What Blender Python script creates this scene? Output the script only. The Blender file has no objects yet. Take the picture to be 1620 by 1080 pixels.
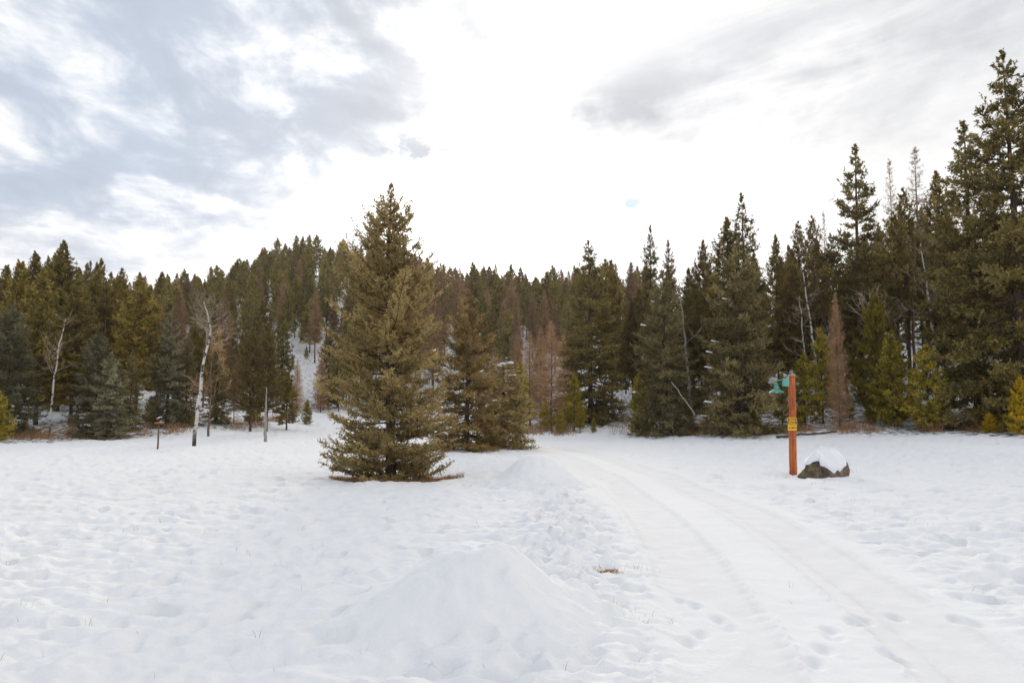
import bpy, math, random
import numpy as np
from mathutils import Vector, Matrix

# ------------------------------------------------------------------ camera
scene = bpy.context.scene
C = scene.collection
F = 1260.0                       # focal length in photo pixels (1620 wide, 28 mm)
PITCH = math.radians(4.99)
CAM = (0.0, 0.0, 1.7)
cam_d = bpy.data.cameras.new('camera')
cam_d.lens = 28.0; cam_d.sensor_width = 36.0; cam_d.clip_start = 0.05; cam_d.clip_end = 9000
cam = bpy.data.objects.new('camera', cam_d); C.objects.link(cam)
cam.location = CAM; cam.rotation_euler = (math.pi/2 + PITCH, 0, 0)
scene.camera = cam
scene.view_settings.view_transform = 'Standard'
scene.view_settings.look = 'None'
scene.view_settings.exposure = 0.32
scene.view_settings.gamma = 1.0
scene.view_settings.use_curve_mapping = False
scene.cycles.use_denoising = True
scene.cycles.max_bounces = 8
scene.cycles.transparent_max_bounces = 8

# ------------------------------------------------------------------ sky + sun
SUN_AZ, SUN_EL = math.radians(-4.0), math.radians(15.0)
sun_dir = Vector((math.sin(SUN_AZ)*math.cos(SUN_EL), math.cos(SUN_AZ)*math.cos(SUN_EL), math.sin(SUN_EL)))

world = bpy.data.worlds.new('World'); scene.world = world; world.use_nodes = True
wt = world.node_tree; wt.nodes.clear()

class NX:
    """tiny expression builder for shader math nodes"""
    def __init__(s, nt): s.nt = nt
    def _set(s, sock, v):
        if isinstance(v, (int, float)): sock.default_value = v
        else: s.nt.links.new(v, sock)
    def m(s, op, a, b=0.0, c=0.0):
        n = s.nt.nodes.new('ShaderNodeMath'); n.operation = op
        s._set(n.inputs[0], a); s._set(n.inputs[1], b); s._set(n.inputs[2], c)
        return n.outputs[0]
    def add(s, a, b): return s.m('ADD', a, b)
    def sub(s, a, b): return s.m('SUBTRACT', a, b)
    def mul(s, a, b): return s.m('MULTIPLY', a, b)
    def div(s, a, b): return s.m('DIVIDE', a, b)
    def step(s, x, lo, hi):
        n = s.nt.nodes.new('ShaderNodeMapRange'); n.interpolation_type = 'SMOOTHSTEP'
        s._set(n.inputs[0], x); n.inputs[1].default_value = lo; n.inputs[2].default_value = hi
        n.inputs[3].default_value = 0; n.inputs[4].default_value = 1
        return n.outputs[0]
    def gauss(s, x, c, w):
        d = s.div(s.sub(x, c), w)
        return s.m('EXPONENT', s.mul(s.mul(d, d), -1.0))
    def noise(s, vec, scale, detail=6, rough=0.55, dist=0.0):
        n = s.nt.nodes.new('ShaderNodeTexNoise'); n.inputs['Scale'].default_value = scale
        n.inputs['Detail'].default_value = detail; n.inputs['Roughness'].default_value = rough
        n.inputs['Distortion'].default_value = dist
        if vec is not None: s.nt.links.new(vec, n.inputs['Vector'])
        return n.outputs['Fac']
    def comb(s, x, y, z):
        n = s.nt.nodes.new('ShaderNodeCombineXYZ')
        for i, v in enumerate((x, y, z)): s._set(n.inputs[i], v)
        return n.outputs[0]
    def mix(s, f, a, b):
        n = s.nt.nodes.new('ShaderNodeMix'); n.data_type = 'RGBA'
        s._set(n.inputs[0], f)
        for sock, v in ((n.inputs[6], a), (n.inputs[7], b)):
            if isinstance(v, tuple): sock.default_value = (*v, 1)
            else: s.nt.links.new(v, sock)
        return n.outputs[2]

X = NX(wt)
tc = wt.nodes.new('ShaderNodeTexCoord')
sep = wt.nodes.new('ShaderNodeSeparateXYZ'); wt.links.new(tc.outputs['Generated'], sep.inputs[0])
dx, dy, dz = sep.outputs
D2R = 57.29578
az = X.mul(X.m('ARCTAN2', dx, dy), D2R)                       # degrees, 0 = +Y
el = X.mul(X.m('ARCSINE', dz), D2R)
zc = X.add(X.m('MAXIMUM', dz, 0.0), 0.16)
cvec = X.comb(X.div(dx, zc), X.div(dy, zc), 0.0)              # a cloud layer overhead
n_big = X.noise(cvec, 1.1, 5, 0.55, 0.6)
n_mid = X.noise(cvec, 3.1, 7, 0.58, 0.4)
n_fine = X.noise(X.comb(X.div(dx, zc), X.mul(X.div(dy, zc), 0.6), 3.0), 5.0, 8, 0.6, 0.3)
nb = X.sub(n_big, 0.5); nm = X.sub(n_mid, 0.5); nf = X.sub(n_fine, 0.5)
# broken cloud bank on the left
edge = X.sub(2.5, X.mul(X.m('MAXIMUM', X.sub(20.5, el), 0.0), 1.9))
sL = X.sub(edge, az)
sL = X.add(sL, X.add(X.mul(nm, 30.0), X.add(X.mul(nb, 14.0), X.mul(nf, 22.0))))
bank = X.mul(X.step(sL, -8.0, 20.0), X.step(X.add(el, X.mul(nm, 14)), 4.0, 15.0))
bank = X.mul(bank, X.step(X.add(X.mul(nm, 1.0), X.mul(nf, 1.2)), -0.36, 0.08))
# long grey streak on the right
aS = X.add(az, 1.4)
cS = X.add(20.0, X.mul(aS, 0.16))
wS = X.add(1.5, X.mul(X.m('MAXIMUM', aS, 0.0), 0.19))
streak = X.m('EXPONENT', X.mul(X.m('POWER', X.m('ABSOLUTE', X.div(X.add(X.sub(el, cS), X.add(X.mul(nm, 4.0), X.mul(nf, 5.0))), wS)), 2.0), -1.0))
streak = X.mul(streak, X.mul(X.step(X.add(az, X.mul(nm, 10)), -7.0, 9.0), X.step(az, 80.0, 50.0)))
n_st = X.sub(X.noise(X.comb(X.mul(az, 0.055), X.mul(X.sub(el, X.mul(az, 0.16)), 0.30), 7.0), 1.0, 7, 0.6, 0.5), 0.5)
streak = X.mul(streak, X.step(X.add(n_st, X.mul(nf, .5)), -0.34, 0.26))
# weak bands low over the trees, small puff in the middle
low = X.mul(X.gauss(X.add(el, X.mul(nf, 2.5)), 11.0, 1.3), X.gauss(az, 8.0, 7.5))
puff = X.mul(X.mul(X.gauss(X.add(el, X.mul(nf, 7.0)), 18.2, 1.3), X.gauss(X.add(az, X.mul(nm, 9.0)), -5.6, 3.4)), X.step(nf, -.55, .50))
# general soft overcast beyond
gen = X.mul(X.step(n_big, 0.50, 0.75), X.step(X.m('ABSOLUTE', az), 34.0, 60.0))
gen2 = X.mul(X.step(n_mid, 0.5, 0.72), X.step(el, 27.0, 38.0))
grey = X.m('MINIMUM', X.add(X.add(X.add(X.mul(bank, 1.0), X.mul(streak, 1.0)), X.add(X.mul(low, 0.42), X.mul(puff, 0.85))),
             X.add(X.mul(gen, .6), X.mul(gen2, .4))), 1.0)
grey = X.m('POWER', grey, 0.72)
# cloud brightness grows towards the veiled sun
vd = wt.nodes.new('ShaderNodeVectorMath'); vd.operation = 'DOT_PRODUCT'
wt.links.new(tc.outputs['Generated'], vd.inputs[0]); vd.inputs[1].default_value = sun_dir
cosd = X.m('MAXIMUM', vd.outputs['Value'], 0.0)
glow = X.m('POWER', cosd, 14.0)
core = X.m('POWER', cosd, 160.0)
white = X.add(X.add(8.6, X.mul(glow, 5.0)), X.mul(core, 20.0))
dark_c = X.mix(X.step(az, -30.0, 6.0), (0.60, 0.68, 0.81), (0.70, 0.725, 0.775))
wcol = wt.nodes.new('ShaderNodeVectorMath'); wcol.operation = 'SCALE'
wcol.inputs[0].default_value = (1.0, 0.985, 0.965); wt.links.new(white, wcol.inputs['Scale'])
dcol = wt.nodes.new('ShaderNodeVectorMath'); dcol.operation = 'SCALE'
wt.links.new(dark_c, dcol.inputs[0]); wt.links.new(X.add(X.add(7.5, X.mul(glow, 0.8)), X.add(X.mul(nf, -4.0), X.mul(nm, -1.5))), dcol.inputs['Scale'])
ccol = X.mix(grey, wcol.outputs[0], dcol.outputs[0])
sky = wt.nodes.new('ShaderNodeTexSky'); sky.sky_type = 'NISHITA'; sky.sun_disc = False
sky.sun_elevation = SUN_EL; sky.sun_rotation = SUN_AZ
hole = X.mul(X.gauss(X.add(el, X.mul(nf, 1.4)), 14.8, 0.50), X.gauss(X.add(az, X.mul(nf, 3.0)), 8.9, 1.1))
hole = X.mul(X.step(hole, 0.15, 0.9), 0.85)
cover = X.sub(0.97, hole)
clear = X.mix(X.step(el, 30.0, 10.0), sky.outputs[0], (3.4, 5.0, 7.4))      # deep blue seen through a gap
final = X.mix(cover, clear, ccol)
bg = wt.nodes.new('ShaderNodeBackground'); bg.inputs['Strength'].default_value = 0.1
wt.links.new(final, bg.inputs['Color'])
wo = wt.nodes.new('ShaderNodeOutputWorld'); wt.links.new(bg.outputs[0], wo.inputs['Surface'])

sd = bpy.data.lights.new('sun', 'SUN'); sd.energy = 1.5; sd.angle = math.radians(10); sd.color = (1.0, 0.86, 0.68)
so = bpy.data.objects.new('sun', sd); C.objects.link(so)
so.rotation_euler = (-sun_dir).to_track_quat('-Z', 'Y').to_euler(); so.location = (0, 0, 60)

# ------------------------------------------------------------------ helpers
def ray(px, py):
    a, b = (px-810)/F, (540-py)/F
    c, s = math.cos(PITCH), math.sin(PITCH)
    return Vector((a, c - b*s, s + b*c))
def P(px, py, Y):
    d = ray(px, py); return Vector(CAM) + d*(Y/d.y)
def ground_y(px, py, z=0.0):
    d = ray(px, py); return (z-CAM[2])/d.z*d.y

def _hash(ix, iy, seed):
    n = (ix.astype(np.int64)*374761393 + iy.astype(np.int64)*668265263 + seed*1442695041) & 0x7fffffff
    n = ((n ^ (n >> 13))*1274126177) & 0x7fffffff
    return ((n ^ (n >> 16)) & 0xffff)/65535.0
def vnoise(x, y, seed=0):
    x = np.asarray(x, float); y = np.asarray(y, float)
    ix, iy = np.floor(x), np.floor(y); fx, fy = x-ix, y-iy
    fx = fx*fx*fx*(fx*(fx*6-15)+10); fy = fy*fy*fy*(fy*(fy*6-15)+10)
    def g(ax, ay, dx_, dy_):
        a = _hash(ax, ay, seed)*2*np.pi
        return np.cos(a)*dx_ + np.sin(a)*dy_
    ffx, ffy = x-ix, y-iy
    a = g(ix, iy, ffx, ffy); b = g(ix+1, iy, ffx-1, ffy)
    c = g(ix, iy+1, ffx, ffy-1); d = g(ix+1, iy+1, ffx-1, ffy-1)
    return ((a*(1-fx)+b*fx)*(1-fy) + (c*(1-fx)+d*fx)*fy)*1.5
def fbm(x, y, oct=3, seed=0):
    r = 0; a = 1.0
    for k in range(oct):
        r = r + a*vnoise(np.asarray(x)*2**k + 17.3*k, np.asarray(y)*2**k - 9.1*k, seed+k); a *= 0.5
    return r
def sstep(x, lo, hi):
    t = np.clip((x-lo)/(hi-lo), 0, 1); return t*t*(3-2*t)

def mesh_data(name, V, T, mats, matidx=None, attrs=None, smooth=False):
    V = np.asarray(V, np.float32); T = np.asarray(T, np.int32)
    k = T.shape[1]
    me = bpy.data.meshes.new(name)
    me.vertices.add(len(V)); me.vertices.foreach_set('co', V.ravel())
    me.loops.add(T.size); me.loops.foreach_set('vertex_index', T.ravel())
    me.polygons.add(len(T))
    me.polygons.foreach_set('loop_start', np.arange(0, T.size, k, dtype=np.int32))
    me.polygons.foreach_set('loop_total', np.full(len(T), k, np.int32))
    for m in mats: me.materials.append(m)
    if matidx is not None: me.polygons.foreach_set('material_index', np.asarray(matidx, np.int32))
    if smooth: me.polygons.foreach_set('use_smooth', np.ones(len(T), bool))
    for an, av in (attrs or {}).items():
        at = me.attributes.new(an, 'FLOAT', 'POINT'); at.data.foreach_set('value', np.asarray(av, np.float32))
    me.update(calc_edges=True); me.validate()
    return me
def obj(name, me, parent=None, loc=None, **props):
    o = bpy.data.objects.new(name, me); C.objects.link(o)
    if parent is not None: o.parent = parent
    if loc is not None: o.location = loc
    for k, v in props.items():
        if v is not None: o[k] = v
    return o
def empty(name, loc, label, cat, group=None, rz=0.0, scale=None):
    o = obj(name, None, None, loc, label=label, category=cat, group=group)
    o.rotation_euler = (0, 0, rz)
    if scale is not None: o.scale = scale
    return o

class MB:
    """collects tubes / lathes / boxes into one triangle mesh"""
    def __init__(s): s.V = []; s.T = []; s.M = []; s.n = 0; s.A = []
    def add(s, V, T, mat=0, a=0.5):
        V = np.asarray(V, float); T = np.asarray(T, int)
        s.V.append(V); s.T.append(T+s.n); s.M.append(np.full(len(T), mat)); s.n += len(V)
        s.A.append(np.full(len(V), a) if np.isscalar(a) else a)
    def tube(s, pts, rad, k=6, mat=0, cap=True, wob=0.0, rng=None, a=0.5):
        pts = np.asarray(pts, float); n = len(pts); rad = np.broadcast_to(rad, (n,))
        tg = np.gradient(pts, axis=0); tg /= np.linalg.norm(tg, axis=1)[:, None]+1e-9
        ref = np.array([0, 0, 1.0]) if abs(tg[0, 2]) < .9 else np.array([1.0, 0, 0])
        u = np.cross(tg, ref); u /= np.linalg.norm(u, axis=1)[:, None]+1e-9
        w = np.cross(tg, u)
        ang = np.arange(k)*2*np.pi/k
        rr = rad[:, None]*np.ones((n, k))
        if wob and rng is not None: rr = rr*(1+wob*rng.uniform(-1, 1, (n, k)))
        V = pts[:, None, :] + rr[..., None]*(np.cos(ang)[None, :, None]*u[:, None, :]+np.sin(ang)[None, :, None]*w[:, None, :])
        V = V.reshape(-1, 3); T = []
        i = np.arange(n-1)[:, None]*k + np.arange(k)[None, :]; j = np.arange(n-1)[:, None]*k + (np.arange(k)+1)[None, :] % k
        T = np.concatenate([np.stack([i, i+k, j+k], -1).reshape(-1, 3), np.stack([i, j+k, j], -1).reshape(-1, 3)])
        if cap:
            V = np.vstack([V, pts[0], pts[-1]]); b = n*k
            kk = np.arange(k); k2 = (kk+1) % k
            T = np.vstack([T, np.stack([kk, k2, np.full(k, b)], -1), np.stack([kk+(n-1)*k, np.full(k, b+1), k2+(n-1)*k], -1)])
        s.add(V, T, mat, a)
    def box(s, c, size, mat=0, R=None):
        h = np.array(size)/2
        V = np.array([[x, y, z] for x in (-1, 1) for y in (-1, 1) for z in (-1, 1)])*h
        if R is not None: V = V @ np.array(R).T
        q = [(0, 1, 3, 2), (4, 6, 7, 5), (0, 4, 5, 1), (2, 3, 7, 6), (0, 2, 6, 4), (1, 5, 7, 3)]
        T = [t for a, b, c_, d in q for t in ((a, b, c_), (a, c_, d))]
        s.add(V+np.array(c), T, mat)
    def mesh(s, name, mats, smooth=False, attr=True):
        return mesh_data(name, np.vstack(s.V), np.vstack(s.T), mats, np.concatenate(s.M),
                         {'tint': np.concatenate(s.A)} if attr else None, smooth)

# ------------------------------------------------------------------ materials
FOL = 1.95
def new_mat(name):
    m = bpy.data.materials.new(name); m.use_nodes = True
    return m, m.node_tree, m.node_tree.nodes['Principled BSDF'], NX(m.node_tree)
def objcoord(nt): return nt.nodes.new('ShaderNodeTexCoord').outputs['Object']
def bump(nt, h, strength, dist, b, ):
    n = nt.nodes.new('ShaderNodeBump'); n.inputs['Strength'].default_value = strength; n.inputs['Distance'].default_value = dist
    nt.links.new(h, n.inputs['Height']); nt.links.new(n.outputs[0], b.inputs['Normal'])
def warm(q, k=1.16):
    l = .3*q[0]+.55*q[1]+.15*q[2]
    return tuple(max(0.004, (l+k*(v-l))*w) for v, w in zip(q, (1.03, 1.0, .94)))
def foliage_mat(name, ca, cb, cc, trans=0.25, rough=0.6):
    ca, cb, cc = [tuple(FOL*k_*v for v in warm(q)) for q, k_ in ((ca, .62), (cb, 1.3), (cc, 1.0))]
    m, nt, b, x = new_mat(name)
    at = nt.nodes.new('ShaderNodeAttribute'); at.attribute_name = 'tint'
    oi = nt.nodes.new('ShaderNodeObjectInfo')
    col = x.mix(at.outputs['Fac'], ca, cb)
    col = x.mix(x.mul(x.step(oi.outputs['Random'], 0.0, 1.0), 0.45), col, cc)
    hs = nt.nodes.new('ShaderNodeHueSaturation'); nt.links.new(col, hs.inputs['Color'])
    nt.links.new(x.add(0.72, x.mul(x.m('FRACT', x.mul(oi.outputs['Random'], 7.31)), 0.56)), hs.inputs['Value'])
    col = hs.outputs[0]
    nt.links.new(col, b.inputs['Base Color']); b.inputs['Roughness'].default_value = rough
    b.inputs['Specular IOR Level'].default_value = 0.25
    tr = nt.nodes.new('ShaderNodeBsdfTranslucent'); nt.links.new(col, tr.inputs['Color'])
    mx = nt.nodes.new('ShaderNodeMixShader'); mx.inputs[0].default_value = trans
    nt.links.new(b.outputs[0], mx.inputs[1]); nt.links.new(tr.outputs[0], mx.inputs[2])
    nt.links.new(mx.outputs[0], nt.nodes['Material Output'].inputs['Surface'])
    return m
def bark_mat(name, c1, c2, scale=6.0, stretch=0.15, bstr=0.6):
    m, nt, b, x = new_mat(name)
    mp = nt.nodes.new('ShaderNodeMapping'); nt.links.new(objcoord(nt), mp.inputs[0]); mp.inputs['Scale'].default_value = (1, 1, stretch)
    n = x.noise(mp.outputs[0], scale*3, 6, 0.65)
    col = x.mix(x.step(n, 0.35, 0.65), c1, c2)
    nt.links.new(col, b.inputs['Base Color']); b.inputs['Roughness'].default_value = 0.85
    b.inputs['Specular IOR Level'].default_value = 0.2
    bump(nt, n, bstr, 0.02, b)
    return m

M = {}
M['bark'] = bark_mat('bark_dark', (0.055, 0.040, 0.030), (0.12, 0.090, 0.070))
M['bark_red'] = bark_mat('bark_reddish', (0.09, 0.06, 0.045), (0.20, 0.145, 0.11))
M['bark_grey'] = bark_mat('bark_grey', (0.22, 0.19, 0.16), (0.42, 0.38, 0.34))
M['spruce'] = foliage_mat('needles_spruce', (0.088, 0.077, 0.038), (0.190, 0.162, 0.088), (0.098, 0.097, 0.055))
M['hero'] = foliage_mat('needles_spruce_olive', (0.120, 0.096, 0.045), (0.255, 0.206, 0.112), (0.165, 0.135, 0.071))
M['rear'] = foliage_mat('needles_spruce_brown', (0.120, 0.090, 0.040), (0.240, 0.182, 0.094), (0.15, 0.118, 0.058))
M['blue'] = foliage_mat('needles_blue_spruce', (0.075, 0.072, 0.046), (0.175, 0.170, 0.118), (0.088, 0.088, 0.058))
M['fir'] = foliage_mat('needles_fir', (0.062, 0.054, 0.022), (0.140, 0.116, 0.052), (0.070, 0.068, 0.032))
M['pine'] = foliage_mat('needles_pine', (0.084, 0.070, 0.026), (0.175, 0.140, 0.052), (0.085, 0.077, 0.034))
M['pinedark'] = foliage_mat('needles_pine_dark', (0.074, 0.063, 0.028), (0.145, 0.120, 0.050), (0.108, 0.078, 0.042))
M['farpine'] = foliage_mat('needles_far_pine', (0.085, 0.078, 0.034), (0.165, 0.145, 0.062), (0.10, 0.094, 0.046))
M['young'] = foliage_mat('needles_young_pine', (0.110, 0.098, 0.024), (0.240, 0.200, 0.058), (0.14, 0.118, 0.028))
M['yellow'] = foliage_mat('needles_yellow', (0.16, 0.125, 0.024), (0.30, 0.22, 0.045), (0.22, 0.165, 0.03))
M['larch'] = foliage_mat('larch_twigs', (0.19, 0.125, 0.080), (0.30, 0.200, 0.130), (0.235, 0.160, 0.100), 0.1)
M['deadtwig'] = foliage_mat('dead_twigs', (0.100, 0.068, 0.044), (0.175, 0.120, 0.080), (0.125, 0.090, 0.062), 0.1)
M['greytwig'] = foliage_mat('grey_twigs', (0.17, 0.135, 0.105), (0.25, 0.205, 0.165), (0.20, 0.165, 0.135), 0.05)
M['brush'] = foliage_mat('brush_twigs', (0.085, 0.050, 0.030), (0.20, 0.125, 0.075), (0.13, 0.08, 0.05), 0.1)
M['drygrass'] = foliage_mat('dry_grass', (0.11, 0.066, 0.034), (0.22, 0.140, 0.075), (0.16, 0.10, 0.052), 0.2)

# birch bark: white with dark scars
m, nt, b, x = new_mat('bark_birch')
oc = objcoord(nt)
mp = nt.nodes.new('ShaderNodeMapping'); nt.links.new(oc, mp.inputs[0]); mp.inputs['Scale'].default_value = (1.6, 1.6, 2.4)
n1 = x.noise(mp.outputs[0], 2.0, 5, 0.7)
mp2 = nt.nodes.new('ShaderNodeMapping'); nt.links.new(oc, mp2.inputs[0]); mp2.inputs['Scale'].default_value = (4, 4, 30)
n2 = x.noise(mp2.outputs[0], 1.2, 4, 0.7)
sp = nt.nodes.new('ShaderNodeSeparateXYZ'); nt.links.new(oc, sp.inputs[0])
lowdark = x.step(sp.outputs[2], 1.1, 0.2)
scar = x.m('MAXIMUM', x.step(n1, 0.53, 0.55), x.mul(x.step(n2, 0.58, 0.68), 0.55))
scar = x.m('MAXIMUM', scar, x.mul(lowdark, x.step(n1, 0.25, 0.4)))
nt.links.new(x.mix(scar, (0.60, 0.56, 0.52), (0.055, 0.045, 0.040)), b.inputs['Base Color']); b.inputs['Roughness'].default_value = 0.7
M['birch'] = m

# snow (field): soft, faintly blue, with forest litter where the "forest" attribute says so
def snow_mat(name, road=False):
    m, nt, b, x = new_mat(name)
    oc = objcoord(nt)
    nA = x.noise(oc, 2.6, 6, 0.6); nB = x.noise(oc, 26.0, 5, 0.65); nC = x.noise(oc, 0.35, 4, 0.5)
    base = x.mix(nC, (0.862, 0.868, 0.880), (0.892, 0.894, 0.902))
    if road:
        at = nt.nodes.new('ShaderNodeAttribute'); at.attribute_name = 'track'
        pk = x.mul(at.outputs['Fac'], x.mul(x.step(nA, 0.25, 0.65), 0.7))
        base = x.mix(pk, base, (0.800, 0.796, 0.796))
        sp_ = x.step(x.noise(oc, 60.0, 3, 0.6), 0.70, 0.76)
        base = x.mix(x.mul(x.mul(sp_, at.outputs['Fac']), 0.35), base, (0.45, 0.38, 0.30))
    else:
        at = nt.nodes.new('ShaderNodeAttribute'); at.attribute_name = 'litter'
        lt = x.step(x.add(x.mul(nA, 0.9), x.add(x.mul(nB, 0.45), x.mul(at.outputs['Fac'], 0.5))), 0.93, 1.06)
        lt = x.mul(lt, x.step(at.outputs['Fac'], 0.02, 0.25))
        base = x.mix(lt, base, x.mix(nB, (0.07, 0.045, 0.030), (0.20, 0.13, 0.085)))
    nt.links.new(base, b.inputs['Base Color'])
    b.inputs['Roughness'].default_value = 0.9; b.inputs['Specular IOR Level'].default_value = 0.08
    hb = x.add(x.mul(nA, 0.6), x.mul(nB, 0.25))
    bump(nt, hb, 0.6 if not road else 0.35, 0.06, b)
    return m
M['snow'] = snow_mat('snow'); M['road'] = snow_mat('packed_snow', True)
m, nt, b, x = new_mat('snow_clump')
b.inputs['Base Color'].default_value = (0.88, 0.89, 0.92, 1); b.inputs['Roughness'].default_value = 0.6
bump(nt, x.noise(objcoord(nt), 20, 5, .6), 0.3, 0.03, b); M['clump'] = m

# ------------------------------------------------------------------ terrain heights
PXS = np.array([-400, 0, 200, 330, 400, 470, 530, 700, 800, 900, 1000, 1150, 1300, 1450, 1620, 2000], float)
YN = np.array([0, 35, 45, 50, 55, 60, 70, 85, 100, 120, 150, 190, 230, 300, 600, 4000], float)
ZT = np.array([
 [0, 0, 0, .2, .9, 1.7, 3.0, 5, 7, 10, 15, 20, 22, 22, 20, 10],
 [0, 0, 0, .2, .9, 1.7, 3.0, 5, 7, 10, 15, 20, 22, 22, 20, 10],
 [0, 0, 0, .1, 1.0, 1.9, 2.8, 4, 6, 10, 16, 22, 25.5, 25.5, 23, 10],
 [0, 0, 0, .1, .6, 1.4, 2.2, 3.2, 5, 9, 16, 24.5, 29.5, 29.5, 25, 10],
 [0, 0, 0, 0, .15, .5, 1.3, 2.4, 4, 9, 18, 30, 38.5, 38.5, 31, 10],
 [0, 0, 0, 0, .05, .1, .4, 1.0, 3, 8, 18, 32.5, 42.5, 42.5, 33, 10],
 [0, 0, 0, 0, .05, .1, .3, .8, 2, 7, 17, 31.5, 41.5, 41.5, 33, 10],
 [0, 0, 0, 0, .2, .4, .8, 1.5, 3, 8, 16, 26, 31.5, 31.5, 27, 10],
 [0, 0, 0, 0, .4, .9, 1.6, 2.5, 4.5, 9, 16, 24, 28, 28, 25, 10],
 [0, 0, 0, 0, .5, 1.1, 2.0, 3.2, 5.5, 10, 16, 23.5, 26.5, 26.5, 24, 10],
 [0, 0, 0, .1, .7, 1.4, 3.0, 5.5, 8, 12, 17, 23.5, 26.5, 26.5, 24, 10],
 [0, 0, .1, .55, 1.4, 2.4, 4.7, 8, 11, 15, 20, 25, 28, 28, 26, 10],
 [0, .05, .3, .95, 2.2, 3.6, 6.3, 10, 13, 17, 22, 27, 30, 30, 28, 10],
 [0, .15, .55, 1.2, 2.5, 3.9, 6.5, 10, 13, 17, 22, 27, 30, 30, 28, 10],
 [0, .30, .80, 1.6, 2.9, 4.2, 6.8, 10, 13, 17, 22, 27, 30, 30, 28, 10],
 [0, .35, 1.0, 1.9, 3.2, 4.5, 7.0, 10, 13, 17, 22, 27, 30, 30, 28, 10]])
def _tab(x, y):
    yy = np.clip(y, 0, 3999.0)
    px = np.clip(810 + F*x/np.maximum(y, 12.0), -399, 1999)
    i = np.clip(np.searchsorted(PXS, px, 'right')-1, 0, len(PXS)-2); j = np.clip(np.searchsorted(YN, yy, 'right')-1, 0, len(YN)-2)
    a = (px-PXS[i])/(PXS[i+1]-PXS[i]); c = (yy-YN[j])/(YN[j+1]-YN[j]); a = a*a*(3-2*a)
    return (ZT[i, j]*(1-a)+ZT[i+1, j]*a)*(1-c) + (ZT[i, j+1]*(1-a)+ZT[i+1, j+1]*a)*c
def hbase(x, y):
    x = np.asarray(x, float); y = np.asarray(y, float)
    d = np.maximum(y, 20)*0.05
    z = (_tab(x, y)*2 + _tab(x+d, y)+_tab(x-d, y)+_tab(x, y+d)+_tab(x, y-d))/6
    r = np.hypot(x, y)
    return z + 0.05*fbm(x/5.0, y/5.0, 2, 11)*sstep(r, 3, 15) + sstep(r, 48, 75)*0.5*fbm(x/7.0, y/7.0, 3, 5)
# forest edge distance along the view azimuth
EPX = np.array([-400, 0, 100, 230, 300, 340, 420, 450, 500, 560, 700, 800, 900, 1000, 1100, 1250, 1400, 1620, 2000], float)
EY = np.array([46, 47, 48, 51, 52, 54, 60, 75, 92, 92, 70, 52.5, 51.5, 51, 48.5, 46.5, 45, 42, 38], float)
def edge_y(x, y): return np.interp(810+F*np.asarray(x)/np.maximum(np.asarray(y, float), 5), EPX, EY)
ROAD = np.array([(0.2, -14), (0.9, -5), (1.5, 0), (2.2, 5.2), (2.75, 8.8), (3.15, 14.5), (3.2, 20), (2.9, 27), (2.3, 33), (0.9, 39), (-2.0, 43.5), (-7, 47), (-14, 50), (-24, 54), (-40, 60)], float)
def _dense(pts, n=400):
    d = np.r_[0, np.cumsum(np.linalg.norm(np.diff(pts, axis=0), axis=1))]; s = np.linspace(0, d[-1], n)
    q = np.c_[np.interp(s, d, pts[:, 0]), np.interp(s, d, pts[:, 1])]
    k = np.ones(15)/15; pad = np.pad(q, ((7, 7), (0, 0)), 'edge')
    return np.c_[np.convolve(pad[:, 0], k, 'valid'), np.convolve(pad[:, 1], k, 'valid')]
RD = _dense(ROAD)
RT = np.gradient(RD, axis=0); RT /= np.linalg.norm(RT, axis=1)[:, None]
def road_off(x, y):
    """signed offset from the road's centre line (right positive)"""
    x = np.asarray(x, float).ravel(); y = np.asarray(y, float).ravel()
    out = np.full(len(x), 99.0); near = (np.hypot(x, y) < 75) & (np.abs(x-1) < 45)
    idx = np.nonzero(near)[0]
    for s in range(0, len(idx), 20000):
        q = idx[s:s+20000]
        d2 = (x[q, None]-RD[None, :, 0])**2 + (y[q, None]-RD[None, :, 1])**2
        k = np.argmin(d2, 1)
        ex, ey = x[q]-RD[k, 0], y[q]-RD[k, 1]
        out[q] = np.sqrt(d2[np.arange(len(q)), k])*np.sign(ex*RT[k, 1]-ey*RT[k, 0])
    return out
FEET = [(1075, 945), (1098, 953), (1136, 974), (1151, 986), (1107, 997), (1088, 1010), (1302, 1030), (1288, 1050), (1352, 986), (1312, 998),
        (1318, 1010), (1366, 977), (1416, 971), (1405, 1035), (1425, 1045), (1512, 945), (1590, 965), (1516, 981), (1545, 990), (1040, 1045),
        (205, 900), (270, 912), (310, 991), (265, 974), (25, 958), (45, 957), (62, 1058), (92, 1050), (210, 1018), (985, 985), (1020, 1030), (1000, 1045), (960, 970), (905, 800)]
FEET = [(P(px, py, 1.0), px, py) for px, py in FEET]
FEET = [(ray(px, py)*(-CAM[2]/ray(px, py).z)) for _, px, py in FEET]
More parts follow.
